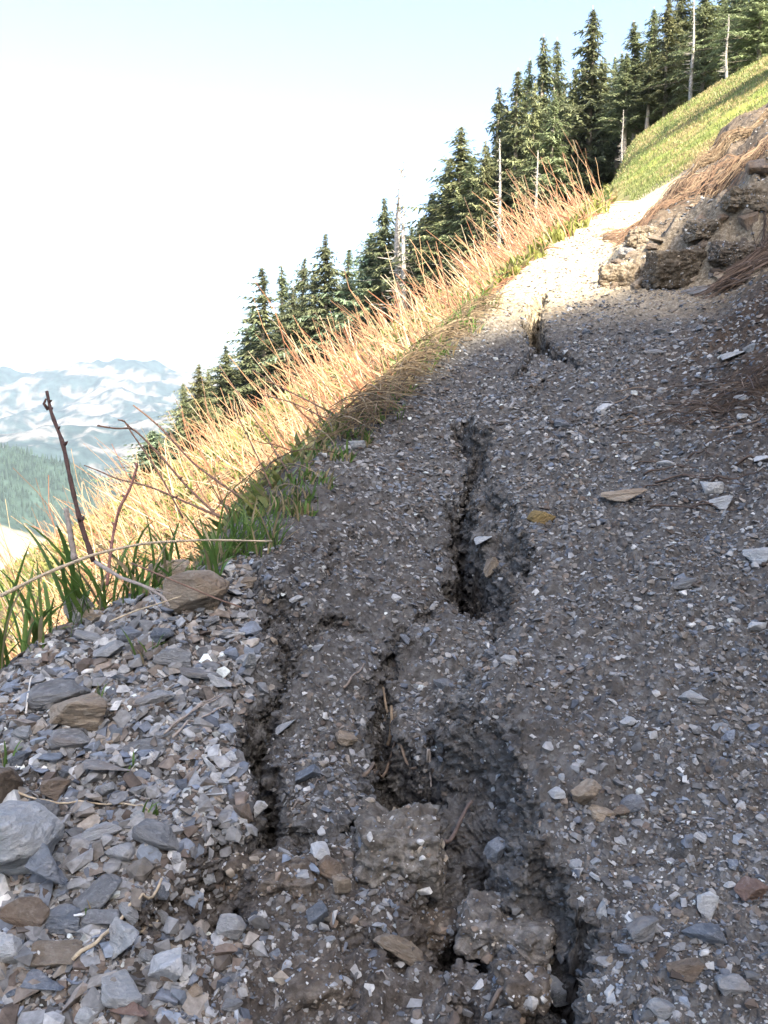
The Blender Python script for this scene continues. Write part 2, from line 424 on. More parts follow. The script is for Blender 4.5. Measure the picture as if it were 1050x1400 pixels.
def mat_tint(name, rough=.85, spec=.2, nscale=20, amt=.5, bd=0.0, trans=0.0, randobj=False):
    m, nt, b = nodes(name, rough, spec)
    co = objcoord(nt); n = noise(nt, co, nscale, 4, .6)
    c = mixc(nt, 1.0, attr(nt), ramp(nt, n, [(.25, (1-amt,)*3), (.75, (1+amt,)*3)]), 'MULTIPLY')
    if randobj:
        oi = nt.nodes.new('ShaderNodeObjectInfo'); hs = nt.nodes.new('ShaderNodeHueSaturation'); nt.links.new(c, hs.inputs['Color'])
        for lo, hi, k in ((.75, 1.35, 'Value'), (.485, .51, 'Hue')):
            mr = nd(nt, 'ShaderNodeMapRange'); mr.inputs['To Min'].default_value = lo; mr.inputs['To Max'].default_value = hi
            nt.links.new(oi.outputs['Random'], mr.inputs['Value']); nt.links.new(mr.outputs[0], hs.inputs[k])
        c = hs.outputs[0]
    nt.links.new(c, b.inputs['Base Color'])
    if bd: bump(nt, b, n, .6, bd)
    if trans:
        t = nt.nodes.new('ShaderNodeBsdfTranslucent'); nt.links.new(c, t.inputs[0])
        mx = nt.nodes.new('ShaderNodeMixShader'); mx.inputs[0].default_value = trans
        nt.links.new(b.outputs[0], mx.inputs[1]); nt.links.new(t.outputs[0], mx.inputs[2])
        nt.links.new(mx.outputs[0], nt.nodes['Material Output'].inputs[0])
    return m
M_SOIL = mat_soil()
M_GRAVEL = mat_tint('gravel_chips', .85, .25, 90, .45, .002)
M_STALK = mat_tint('dry_stalk', .7, .3, 40, .35)
M_BARK = mat_tint('conifer_bark', .9, .2, 6, .5, .02)
M_NEEDLE = mat_tint('conifer_needles', .6, .3, 1.5, .35, trans=.4, randobj=True)
M_LEAF = mat_tint('green_leaf', .5, .4, 30, .2, trans=.35)
M_TWIG = mat_tint('dark_twig', .75, .3, 150, .4, .001)
M_HILL = mat_tint('hillside_turf', .95, .1, 2.5, .3, .05)
M_BLOCK = mat_tint('soil_block', .95, .15, 30, .4, .01)

# ------------------------------------------------------------------ ground
def ground_patch():
    ys = np.exp(np.linspace(math.log(.42), math.log(14.0), 1400))
    t = np.concatenate([np.linspace(-1.0, -.47, 90)[:-1], np.linspace(-.47, .47, 700), np.linspace(.47, 1.0, 90)[1:]])
    Y = np.repeat(ys[:, None], len(t), 1); X = t[None]*(Y+0.06)
    Z = height(X, Y)
    # small sideways wander so steep faces are ragged
    edge = np.minimum.reduce([(Y-.42)/.05, (14-Y)/.6, (1-np.abs(t))[None]*8+0*Y])
    Z -= 0.35*sstep(1, 0, edge)
    c = crack_depth(X, Y); a = sstep(0.005, .04, c)
    P = np.stack([X, Y, Z], -1); G = np.cross(np.gradient(P, axis=1), np.gradient(P, axis=0)); G /= np.linalg.norm(G, axis=-1, keepdims=True)+1e-12
    cm = c.copy()
    for ax_ in (0, 1):
        for k_ in (-1, 1): cm = np.maximum(cm, np.roll(c, k_, ax_))
    sx_ = np.interp(Y, _sy, _sx)
    nearc = np.maximum(sstep(.004, .012, cm), sstep(.02, .010, np.abs(X-sx_))*sstep(2.5, 1.5, Y))
    steep = sstep(.80, .45, G[..., 2])*sstep(5.2, 4, Y)*sstep(0, .02, edge)*nearc
    left = sstep(0.02, .5, xL(Y)-X)
    n = fbm(X*1.3, Y*1.3, 3)
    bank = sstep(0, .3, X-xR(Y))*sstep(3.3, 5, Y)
    right = sstep(.35, 1.2, X-xc(Y))*(1-bank)
    mud_shade = sstep(.10, .28, c)
    loose = sstep(1.04, .92, Y)*sstep(-.34, -.2, X)*sstep(.16, .04, X)
    base_c = np.stack([1+.10*n, 1+.09*n, 1+.07*n], -1)
    def lay(col, m): return base_c*(1-m[..., None])+np.array(col)*m[..., None]
    base_c = lay((1.05, .95, .88), right*.35)
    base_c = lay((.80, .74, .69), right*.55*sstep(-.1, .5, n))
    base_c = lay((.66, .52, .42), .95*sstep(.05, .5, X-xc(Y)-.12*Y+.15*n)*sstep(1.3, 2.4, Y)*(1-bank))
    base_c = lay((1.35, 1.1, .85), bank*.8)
    base_c = lay((1.0, .87, .76), loose*.6)
    base_c = lay((.56, .45, .36), mud_shade*.9)  # darker with crack depth: moist earth plus painted-in shade
    base_c = lay((1.25, 1.0, .62), left)
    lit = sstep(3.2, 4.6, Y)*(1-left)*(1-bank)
    base_c = lay((4.8, 4.1, 2.9), lit*.9)                 # sunlit stretch of tread: its sunlight is painted into the tint
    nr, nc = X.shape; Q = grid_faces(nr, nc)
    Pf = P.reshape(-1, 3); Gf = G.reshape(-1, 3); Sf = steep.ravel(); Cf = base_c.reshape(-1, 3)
    st = Sf[Q].max(1) > .03
    q0 = Q[st]
    du = np.maximum(np.linalg.norm(Pf[q0[:, 1]]-Pf[q0[:, 0]], axis=1), np.linalg.norm(Pf[q0[:, 2]]-Pf[q0[:, 3]], axis=1))
    dv = np.maximum(np.linalg.norm(Pf[q0[:, 3]]-Pf[q0[:, 0]], axis=1), np.linalg.norm(Pf[q0[:, 2]]-Pf[q0[:, 1]], axis=1))
    tol = .0022*np.maximum(Pf[q0[:, 0], 1], .8)
    lev = lambda d: np.where(d > tol*10, 14, np.where(d > tol*4, 7, 3))
    nu, nv = lev(du), lev(dv)
    parts, F2, off = [], [], len(Pf)
    for a_ in (3, 7, 14):
        for b_ in (3, 7, 14):
            q = q0[(nu == a_) & (nv == b_)]
            if not len(q): continue
            uu, vv = np.meshgrid(np.linspace(0, 1, a_+1), np.linspace(0, 1, b_+1))
            W4 = np.stack([(1-uu)*(1-vv), uu*(1-vv), uu*vv, (1-uu)*vv], -1).reshape(-1, 4)
            D = np.concatenate([Pf, Gf, Sf[:, None], Cf], 1)[q]
            parts.append(np.einsum('kj,qjc->qkc', W4, D).reshape(-1, 10))
            F2.append((grid_faces(b_+1, a_+1)[None]+(off+np.arange(len(q))*len(W4))[:, None, None]).reshape(-1, 4)); off += len(q)*len(W4)
    D = np.concatenate(parts); p2, g2, s2, c2 = D[:, :3], D[:, 3:6], D[:, 6], D[:, 7:]; F2 = np.concatenate(F2)
    print('wall quads', len(F2))
    x, y, z = p2.T
    dz = -.003+.008*pn(x*24+z*45, y*24-z*50)+.007*(1-2*np.abs(pn(x*50-z*70, y*50+z*75+4)))+.0035*pn(x*130+z*150, y*130-z*140)+.006*pn(z*55+3+x*4, (x+y)*7)
    e1, e2, w = worley(x*60+z*48, y*60-z*52, 90); dz = dz+.005*sstep(.5, .15, e1)*(w-.15)
    e1, e2, w = worley(x*140+z*120, y*140-z*110, 91); dz = dz+.003*sstep(.5, .15, e1)*(w-.1)
    p2 = p2+g2*(s2*dz)[:, None]
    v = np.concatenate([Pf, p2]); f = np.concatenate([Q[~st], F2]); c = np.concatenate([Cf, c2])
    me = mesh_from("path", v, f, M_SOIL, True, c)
    link("path", me, kind='structure')
    k = (s2 > .5); return p2[k], g2[k]
WALL = ground_patch()

def hillside():
    def axis(lo, hi, n, s):
        a, b = math.asinh(lo/s), math.asinh(hi/s); return np.sinh(np.linspace(a, b, n))*s
    xs = axis(-170, 150, 620, 3.0); ys = axis(-60, 235, 620, 4.0)
    X, Y = np.meshgrid(xs, ys)
    Z = base(X, Y)+0.04*pn(X*.9, Y*.9)+0.03*pn(X*2.3, Y*2.3)
    inside = np.minimum.reduce([(Y-.55)/.25, (13.2-Y)/.6, (.93-np.abs(X)/(np.maximum(Y, .01)+.06))*np.maximum(Y, .1)/.25])
    Z -= 0.45*sstep(0, 1, inside)
    n = fbm(X*.5, Y*.5, 4); n2 = fbm(X*.12+5, Y*.12, 3)
    mead = sstep(11.5, 13.5, Y)*sstep(-.4, .6, X-(3.3+(Y-12)*.21)+.4*n)
    dry = np.array([.17, .14, .085]); green = np.array([.20, .235, .06]); olive = np.array([.30, .27, .10])
    g = green*(1-sstep(-.1, .6, n)[..., None])+olive*sstep(-.1, .6, n)[..., None]
    lower = sstep(8, 30, -X)
    d = dry*(1-.6*lower[..., None])+np.array([.26, .27, .09])*.6*lower[..., None]
    col = d*(1-mead[..., None])+g*mead[..., None]
    col = col*(1+.25*n2[..., None])
    scree = (sstep(.2, .6, X-xc(Y))*(1-sstep(7, 11, Y)))[..., None]
    col = col*(1-scree)+np.array([.085, .078, .070])*(1+.5*n[..., None])*scree
    me = mesh_from("hillside", np.stack([X, Y, Z], -1).reshape(-1, 3), grid_faces(*X.shape), M_HILL, True, col.reshape(-1, 3))
    link("hillside", me, kind='structure')
hillside()

# unseen ridge added behind the camera, its crest shaped to shade the near path
def shade_ridge():
    e = np.array([SUN_H[1]*-1, SUN_H[0], 0]); up = np.cross(e, L); up = -up if up[2] < 0 else up
    q = cast([20, 150, 310, 415, 490, 585, 655, 740, 815, 900, 985, 1045], [905, 825, 790, 705, 612, 532, 464, 432, 408, 345, 268, 212])
    q[:, 2] += np.array([.7, .7, .65, .5, .3, .12, .04, 0, 0, 0, 0, 0])
    a = q@e; b = q@up; o = np.argsort(a); a, b = a[o], b[o]
    A = np.linspace(-26, 9.5, 260)
    B = np.interp(A, a, b) + np.where(A < a[0], (A-a[0])*.55, 0)+np.where(A > a[-1], (A-a[-1])*(.6), 0)
    B += 0.10*pn(A*1.3, A*0+2)+0.05*pn(A*4, A*0+5)
    B -= sstep(8, 9.5, A)*6
    top = A[:, None]*e+B[:, None]*up+L*19.0
    S = np.linspace(-1, 1, 41)
    hd = np.array([SUN_H[0], SUN_H[1], 0])
    P = top[:, None]+S[None, :, None]*hd*9
    drop = np.abs(S)**1.3*17
    P[..., 2] -= drop[None]
    P[..., 2] += 0.25*pn(P[..., 0]*1.1, P[..., 1]*1.1)*(np.abs(S) > .06)[None]-0.25*(np.abs(S) > .06)[None]
    v = P.reshape(-1, 3)
    me = mesh_from("added_shade_ridge", v, grid_faces(len(A), len(S)), M_HILL, True, np.tile([.16, .13, .08], (len(v), 1)))
    link("added_shade_ridge", me, kind='structure')
    return e, up
SUN_E, SUN_UP = shade_ridge()

def mat_mountain():
    m, nt, b = nodes('mountain_forest', 1.0, 0.05)
    co = objcoord(nt)
    n = noise(nt, co, .02, 6, .7)
    c = mixc(nt, 1.0, attr(nt), ramp(nt, n, [(.35, (.55,)*3), (.65, (1.5,)*3)]), 'MULTIPLY')
    nt.links.new(c, b.inputs['Base Color']); return m
M_MOUNT = mat_mountain()
def mountains():
    az = np.radians(np.linspace(-62, 50, 700)); r = np.geomspace(240, 9000, 620)
    A, R = np.meshgrid(az, r)
    X = R*np.sin(A); Y = R*np.cos(A)
    n = fbm(X/900, Y/900, 6, .5); rid = 1-2*np.abs(fbm(X/1300+3, Y/1300, 5, .5))
    Z = -330+0*R
    Z += 30*n
    # near green hill at left
    def px2az(p): return math.atan((p-525)/FPX)
    h1 = np.interp(A, [px2az(p) for p in (-500, -200, 0, 60, 110, 170, 230, 400)], [-60, -65, -92, -120, -158, -225, -300, -330])
    Z = np.maximum(Z, h1-np.abs(R-2300)*.42+18*fbm(X/300, Y/300, 4))
    # middle and far ridges
    s2 = np.interp(A, [px2az(p) for p in (-600, -100, 60, 150, 300, 420, 700)], [-20, -60, -110, -150, -30, 60, 150])
    Z = np.maximum(Z, s2*1.0-np.abs(R-4300)*.30+70*rid)
    s3 = np.interp(A, [px2az(p) for p in (-500, -100, 0, 80, 170, 230, 320, 450, 700)], [330, 260, 225, 235, 290, 275, 300, 380, 500])
    Z = np.maximum(Z, s3-60-np.abs(R-7000)*.26+130*rid+40*n)
    sl = fbm(X/520+9, Y/260, 6, .68)+.18*pn(X/60, Y/40)
    forest = np.array([.028, .045, .045])
    snow = np.array([.125, .125, .12])
    open_ = sstep(.05, .45, sl+.15*sstep(3200, 4200, R)-.5*sstep(3000, 2600, R))
    col = forest+(snow-forest)*open_[..., None]
    pale = (R > 1150) & (R < 1960)
    col = np.where(pale[..., None], np.array([.22, .20, .14]), col)
    g = (R > 1960) & (R < 2700)
    col = np.where(g[..., None], np.array([.032, .052, .042])*(1+.4*fbm(X/90, Y/90, 3))[..., None], col)
    me = mesh_from("mountains", np.stack([X, Y, Z], -1).reshape(-1, 3), grid_faces(*X.shape), M_MOUNT, True, col.reshape(-1, 3))
    link("mountains", me, kind='structure')
    # spiky forest on the near hill: one mass of small conifers
    k = 5200
    rr = rng.uniform(1985, 2650, k); aa = np.radians(rng.uniform(-30, -14, k))
    x = rr*np.sin(aa); y = rr*np.cos(aa)
    ri = np.log(rr/240)/math.log(9000/240)*(len(r)-1); ai = (aa-az[0])/(az[-1]-az[0])*(len(az)-1)
    z = Z[ri.astype(int), ai.astype(int)]
    mb = MB(); hh = rng.uniform(9, 19, k)
    th = np.arange(5)*2*np.pi/5
    for i in range(k):
        w = hh[i]*.2
        v = np.concatenate([np.stack([x[i]+w*np.cos(th), y[i]+w*np.sin(th), th*0+z[i]-1], -1), [[x[i], y[i], z[i]+hh[i]]]])
        mb.add(v, [[j, (j+1) % 5, 5] for j in range(5)], np.array([.034, .056, .042])*rng.uniform(.6, 1.5))
    link("forest", mb.data("forest", M_NEEDLE), kind='stuff', label='green conifer forest covering the low hill across the valley', cat='forest')
mountains()

# ------------------------------------------------------------------ rocks
def rock_mesh(name, seed, n=16, sub=2, flat=1.0, disp=.05, box=.75):
    r = random.Random(seed); bm = bmesh.new()
    for i in range(n):
        v = Vector((r.gauss(0, 1), r.gauss(0, 1), r.gauss(0, 1)*flat)).normalized()
        m = max(abs(v.x), abs(v.y), abs(v.z)); v = v.lerp(v/m*.8, box)*r.uniform(.82, 1.05)*.5
        bm.verts.new(v)
    res = bmesh.ops.convex_hull(bm, input=bm.verts)
    bmesh.ops.delete(bm, geom=[g for g in res['geom_interior'] if isinstance(g, bmesh.types.BMVert)], context='VERTS')
    bmesh.ops.dissolve_limit(bm, angle_limit=.25, verts=bm.verts, edges=bm.edges)
    if sub: bmesh.ops.bevel(bm, geom=list(bm.edges), offset=.022, segments=1, profile=.5, affect='EDGES')
    bmesh.ops.triangulate(bm, faces=bm.faces)
    for _ in range(sub):
        bmesh.ops.subdivide_edges(bm, edges=[e for e in bm.edges if e.calc_length() > .09], cuts=1)
        bmesh.ops.triangulate(bm, faces=bm.faces)
    from mathutils import noise as mn
    if sub:
        bm.normal_update()
        for v in bm.verts:
            q = v.co*3+Vector((seed*3.1, 0, 0)); q2 = v.co*9+Vector((0, seed*1.7, 0)); q2.z *= 2.2
            v.co += v.normal*(disp*mn.noise(q)+disp*.5*mn.noise(q2))
    me = bpy.data.meshes.new(name); bm.to_mesh(me); bm.free(); return me
def np_mesh(me):
    v = np.empty(len(me.vertices)*3, np.float32); me.vertices.foreach_get('co', v)
    me.calc_loop_triangles(); f = np.empty(len(me.loop_triangles)*3, np.int32); me.loop_triangles.foreach_get('vertices', f)
    return v.reshape(-1, 3).astype(float), f.reshape(-1, 3)
PROTO = {}
_pn = 18
_rounded = [rock_mesh('rock', 900+i, n=26, sub=3, disp=.05, box=.25) for i in range(3)]
_protos = [rock_mesh('rock', 100+i, n=random.choice([9, 11, 14, 18]), sub=3, disp=.045, box=.35+.5*(i % 3)/2) for i in range(_pn)]
def rock_data(i, colour):
    if i >= 1000:
        k = (i, colour)
        if k not in PROTO:
            me = _rounded[i-1000].copy(); me.materials.clear(); me.materials.append(ROCK[colour]); PROTO[k] = me
        return PROTO[k]
    k = (i % _pn, colour)
    if k not in PROTO:
        me = _protos[i % _pn].copy(); me.materials.clear(); me.materials.append(ROCK[colour]); PROTO[k] = me
    return PROTO[k]
def normal_at(x, y, h=.012, fn=None):
    fn = fn or height
    x = np.asarray(x, float); y = np.asarray(y, float)
    zx = (fn(x+h, y)-fn(x-h, y))/(2*h); zy = (fn(x, y+h)-fn(x, y-h))/(2*h)
    n = np.stack([-zx, -zy, np.ones_like(zx)], -1); return n/np.linalg.norm(n, axis=-1, keepdims=True)
def place_rock(i, colour, p, nrm, size, yaw, tilt, sink, label, group, name='rock'):
    o = link(name, rock_data(i, colour), label=label, cat='rock', group=group)
    q = Vector((0, 0, 1)).rotation_difference(Vector(nrm))
    e = Euler((tilt[0], tilt[1], yaw))
    o.rotation_euler = (q.to_matrix() @ e.to_matrix()).to_euler()
    o.scale = size
    o.location = Vector(p)+Vector(nrm)*size[2]*sink
    return o
HAND = [
 (270, 815, 84, 56, 'tan', 'large rounded tan grey rock leaning under the grass at the path edge'),
 (236, 790, 58, 38, 'tan', 'buff rock wedged behind the large rounded rock at the path edge'),
 (112, 972, 92, 62, 'tan', 'reddish tan blocky rock on the left rubble'),
 (80, 948, 80, 44, 'grey', 'grey rock tucked behind the reddish tan block'),
 (20, 1158, 105, 80, 'pale grey', 'biggest pale rock, cut by the left edge of the photo'),
 (217, 1142, 66, 34, 'grey', 'grey slab resting on top of the broken soil ledge'),
 (165, 1166, 42, 34, 'white', 'white triangular stone just left of the soil ledge slab'),
 (134, 1141, 60, 24, 'pale grey', 'pale flat stone between the big pale rock and the ledge slab'),
 (68, 1200, 52, 58, 'blue grey', 'tall blue grey rock tilted beside the biggest pale rock'),
 (136, 1226, 58, 46, 'grey', 'grey squarish rock below the white triangular stone'),
 (198, 1024, 64, 28, 'grey', 'long grey slab above the rubble on the left'),
 (146, 1052, 62, 24, 'grey', 'thin grey slab below the long grey slab'),
 (78, 1080, 44, 34, 'brown', 'brown rock above the thin dry twig on the rubble'),
 (35, 1120, 40, 34, 'tan', 'tan rock directly above the biggest pale rock'),
 (12, 1080, 40, 60, 'brown', 'dark brown rock at the left edge above the biggest pale rock'),
 (64, 1118, 36, 34, 'grey', 'rounded grey rock right of the tan rock above the biggest pale rock'),
 (144, 1084, 26, 34, 'pale grey', 'narrow upright grey stone beneath the thin grey slab'),
 (230, 1322, 50, 54, 'white', 'pinkish white rock with a narrow waist lying on brown soil'),
 (167, 1288, 40, 50, 'pale grey', 'lilac grey pointed rock left of the waisted white rock'),
 (164, 1352, 52, 42, 'pale grey', 'pale rock with a bluish face near the bottom left corner'),
 (78, 1312, 66, 44, 'tan', 'tan squarish rock near the bottom left corner'),
 (60, 1350, 50, 34, 'blue grey', 'dark blue stone below the tan squarish rock'),
 (30, 1258, 56, 50, 'brown', 'dark slaty rock at the lower left edge'),
 (80, 1268, 54, 42, 'blue grey', 'blue grey rock right of the dark slaty rock'),
 (140, 1258, 46, 24, 'grey', 'flat grey rock under the grey squarish rock'),
 (178, 1385, 46, 40, 'reddish', 'reddish rock cut by the bottom edge of the photo'),
 (12, 1300, 40, 40, 'white', 'white rock at the left edge near the bottom corner'),
 (110, 822, 40, 42, 'pale grey', 'pale upright rock among the grass at the left'),
 (132, 842, 44, 22, 'tan', 'buff stone in front of the pale upright rock in the grass'),
 (236, 904, 52, 30, 'grey', 'blocky grey slab in the middle of the left rubble'),
 (275, 920, 58, 20, 'grey', 'long flat stone right of the blocky grey slab'),
 (340, 906, 18, 36, 'pale grey', 'narrow upright stone at the head of the left crack'),
 (124, 870, 46, 20, 'white', 'white flat stone on top of the left rubble'),
 (178, 866, 34, 30, 'blue grey', 'dark blocky stone right of the white flat stone'),
 (222, 868, 32, 20, 'blue grey', 'dark low stone right of the dark blocky stone'),
 (345, 796, 44, 20, 'tan', 'flat tan stone near the green grass end'),
 (150, 890, 40, 26, 'pale grey', 'pale stone below the dark blocky stone'),
 (300, 932, 36, 14, 'white', 'thin white stone beside the left crack'),
 (215, 955, 60, 26, 'pale grey', 'pale slab above the long grey slab'),
 (100, 1010, 60, 30, 'grey', 'grey rock under the reddish tan block'),
 (545, 1302, 72, 32, 'tan', 'long tan stone lying on the loose soil at the bottom centre'),
 (314, 1270, 34, 34, 'white', 'white knobbly stone in the loose brown soil'),
 (437, 1165, 32, 28, 'white', 'round pitted white stone left of the soil block'),
 (416, 1203, 30, 24, 'pale grey', 'pale wedge stone under the round pitted white stone'),
 (450, 1190, 30, 26, 'brown', 'rounded brown stone under the soil block'),
 (467, 1208, 24, 42, 'tan', 'upright tan stone in front of the soil block'),
 (435, 1256, 28, 48, 'blue grey', 'upright blue grey stone in the loose soil'),
 (396, 993, 36, 20, 'white', 'white flat chip on the crust right of the left crack'),
 (475, 1010, 34, 20, 'tan', 'greenish tan stone at the edge of the deep hole'),
 (420, 1060, 42, 24, 'blue grey', 'blue grey flat stone on the crust left of the deep hole'),
 (350, 1107, 20, 26, 'white', 'small white stone perched in the left crack'),
 (436, 886, 22, 12, 'white', 'small white chip on the crust above the deep hole'),
 (406, 818, 20, 10, 'white', 'small bright chip on the crust near the grass'),
 (608, 938, 44, 28, 'grey', 'grey slab propped over the deep hole'),
 (665, 738, 26, 20, 'white', 'white sliver of stone sticking up inside the upper crack'),
 (674, 776, 36, 22, 'tan', 'tan slab lying across the upper crack'),
 (740, 708, 36, 32, 'yellow', 'mustard yellow triangular stone right of the upper crack'),
 (796, 1086, 38, 44, 'tan', 'jagged upright stone on the path right of the crack'),
 (822, 1113, 34, 22, 'tan', 'tan stone at the foot of the jagged upright stone'),
 (846, 1110, 28, 18, 'brown', 'brown stone between the jagged stone and the blue stone'),
 (866, 1104, 34, 28, 'blue grey', 'blue grey stone right of the jagged upright stone'),
 (762, 1085, 26, 16, 'white', 'white stone left of the jagged upright stone'),
 (688, 1162, 34, 32, 'blue grey', 'pale blue stone in the bottom of the main crack'),
 (741, 1262, 32, 30, 'pale grey', 'pale angular stone on the lip of the lowest crack'),
 (768, 1350, 38, 38, 'pale grey', 'pale rock beside the lowest crack at the photo bottom'),
 (970, 1243, 32, 36, 'white', 'white wedge stone on the gravel above the slate blue stone'),
 (961, 1277, 54, 34, 'blue grey', 'oval slate blue stone on the gravel at the lower right'),
 (1026, 1217, 42, 36, 'reddish', 'reddish brown stone near the right edge'),
 (885, 1272, 50, 28, 'grey', 'flat grey stone left of the slate blue stone'),
 (826, 1246, 30, 16, 'white', 'white oval chip right of the lowest crack'),
 (857, 990, 22, 20, 'white', 'white stone standing on the gravel right of the crack'),
 (950, 957, 44, 20, 'pale grey', 'pale flat stone on the right gravel'),
 (855, 677, 62, 20, 'tan', 'long tan slab on the gravel at mid height right'),
 (972, 668, 28, 30, 'white', 'upper white knobbly stone on the right slope'),
 (988, 688, 28, 24, 'white', 'lower white knobbly stone on the right slope'),
 (1040, 760, 38, 26, 'pale grey', 'pale rock half buried at the right edge'),
 (930, 800, 46, 18, 'grey', 'grey oval slab on the right gravel'),
 (1036, 857, 36, 15, 'white', 'white flat stone at the right edge'),
 (827, 557, 26, 12, 'white', 'white slanted stone on the slope below the bank'),
 (912, 635, 32, 14, 'white', 'white oval stone in the middle of the right slope'),
 (923, 570, 20, 15, 'white', 'small white stone above the white oval stone'),
 (893, 483, 30, 13, 'grey', 'flat grey stone below the shaded bank'),
 (767, 580, 20, 16, 'blue grey', 'blue grey leaf shaped stone on the path'),
 (1045, 628, 26, 14, 'white', 'white stone at the right edge by the roots'),
 (694, 902, 28, 18, 'white', 'white stone on the lip of the main scarp'),
 (672, 896, 20, 20, 'blue grey', 'blue grey stone touching the white stone on the scarp lip'),
 (1005, 486, 34, 14, 'pale grey', 'pale slanted slab below the shaded stalk mat'),
 (1000, 1344, 38, 26, 'grey', 'oval grey stone in the lower right corner'),
 (938, 1325, 42, 24, 'brown', 'brownish oval stone below the slate blue stone'),
 (905, 1375, 36, 24, 'pale grey', 'pale stone at the bottom edge on the right'),
 (486, 608, 22, 20, 'pale grey', 'pale stone on the path edge by the sunlit stalks'),
 (877, 386, 38, 24, 'tan', 'slanted buff stone in front of the sunlit rock'),
 (1040, 232, 36, 26, 'brown', 'small dark rock on top of the bank by the right edge'),
 (832, 325, 16, 10, 'brown', 'small dark stone on the sunlit path beside the bank'),
 (960, 398, 50, 16, 'grey', 'flat grey slab in the shade under the bank'),
]
def hand_rocks():
    r = random.Random(9)
    P = cast([h[0] for h in HAND], [h[1]+h[3]*.25 for h in HAND], height, 30)
    for i, h in enumerate(HAND):
        if h[0] < 420 and P[i, 0] < xL(P[i, 1])-.03: P[i] = near_cast(h[0], h[1]+h[3]*.25)[0]
    N = normal_at(P[:, 0], P[:, 1], .03)
    for i, (px, py, w, h, colour, lab) in enumerate(HAND):
        p = P[i]; s = np.linalg.norm(p)/FPX
        W = w*s*1.22; Hh = h*s*1.12
        sz = Hh*.8 if h < w*.9 else Hh*.95
        if 'rounded' in lab or 'biggest' in lab: sz = Hh*1.15
        sy = max(min(W*.85, Hh*1.3), W*.45)
        n = N[i]*.6+np.array([0, 0, .4]); n /= np.linalg.norm(n)
        tri = (r.uniform(-.18, .18), r.uniform(-.25, .25))
        big = lab.startswith(('large rounded', 'biggest', 'rounded grey', 'rounded brown', 'white knobbly'))
        place_rock(1000+r.randrange(3) if big else r.randrange(100), colour, p, n, (W, sy, sz), r.uniform(-.35, .35), tri, .30, lab, None)
hand_rocks()

ZONES = [  # name, label ending, test(px,py)
 ('left rubble', 'in the angular rubble left of the cracks', lambda x, y: x < 330 and y > 830),
 ('crack field', 'on the broken crust between the cracks', lambda x, y: 330 <= x < 690 and y > 800),
 ('lower right gravel', 'on the gravel right of the lowest crack', lambda x, y: x >= 690 and y > 1000),
 ('middle right gravel', 'on the gravel right of the main crack', lambda x, y: x >= 690 and 700 < y <= 1000),
 ('right slope', 'on the shaded slope below the bank', lambda x, y: x >= 760 and y <= 700),
 ('upper path', 'on the upper path beside the crack', lambda x, y: True)]
def mid_rocks():
    r = random.Random(21); want = 190; cand = []
    rg = np.random.default_rng(8)
    quota = [('left rubble', 84), ('crack field', 30), ('lower right gravel', 36), ('middle right gravel', 26), ('right slope', 72), ('upper path', 8)]
    size_px = {'left rubble': (22, 46), 'crack field': (14, 28), 'lower right gravel': (15, 30), 'middle right gravel': (12, 24), 'right slope': (10, 26), 'upper path': (7, 13)}
    hx = np.array([h[0] for h in HAND]); hy = np.array([h[1] for h in HAND]); hw = np.array([h[2] for h in HAND])
    taken = list(zip(hx, hy, hw))
    zmap = {z[0]: z for z in ZONES}
    for zn, cnt in quota:
        test = zmap[zn][2]; got = 0; tries = 0
        while got < cnt and tries < 4000:
            tries += 1
            x, y = r.uniform(5, 1045), r.uniform(440, 1392)
            z = next(q for q in ZONES if q[2](x, y))
            if z[0] != zn: continue
            if zn == 'upper path' and not (620 < x < 760): continue
            w = r.uniform(*size_px[zn]); w = size_px[zn][0]+(w-size_px[zn][0])**1.0*r.random()
            if any(abs(x-a)+abs(y-b)*1.4 < (w+c)*.5 for a, b, c in taken): continue
            p = cast([x], [y], height, 30)[0]
            if p[0] < xL(p[1])+.02: continue
            if crack_depth(p[:1], p[1:2])[0] > .03: continue
            taken.append((x, y, w)); got += 1
            cand.append((x, y, w, p, zn))
    cols = {'left rubble': ['grey']*4+['pale grey']*5+['blue grey']*3+['tan']*1+['brown']*1+['white'],
            'crack field': ['grey']*2+['pale grey']*3+['blue grey']*2+['white']*2+['tan', 'brown'],
            'lower right gravel': ['grey']*3+['pale grey']*3+['blue grey']*3+['white']*2+['tan'],
            'middle right gravel': ['grey']*3+['pale grey']*3+['blue grey']*2+['white']*2+['tan'],
            'right slope': ['pale grey']*3+['white']*3+['grey']*2+['blue grey'],
            'upper path': ['grey', 'pale grey']}
    P = np.array([c[3] for c in cand]); N = normal_at(P[:, 0], P[:, 1], .02)
    for i, (x, y, w, p, zn) in enumerate(cand):
        s = np.linalg.norm(p)/FPX; W = w*s; colour = r.choice(cols[zn])
        asp = r.uniform(.6, .95); th = r.uniform(.28, .6)
        big = w > sum(size_px[zn])/2
        size = 'larger' if big else 'smaller'
        shape = 'flat' if th < .43 else 'chunky'
        lab = f"{size} {shape} {colour} stone {zmap[zn][1]}"
        n = N[i]*.75+np.array([0, 0, .25]); n /= np.linalg.norm(n)
        place_rock(r.randrange(100), colour, p, n, (W, W*asp, W*th), r.uniform(-1.2, 1.2), (r.gauss(0, .2), r.gauss(0, .2)), .18,
                   lab, f"{size} {shape} {colour} stones, {zn}")
mid_rocks()

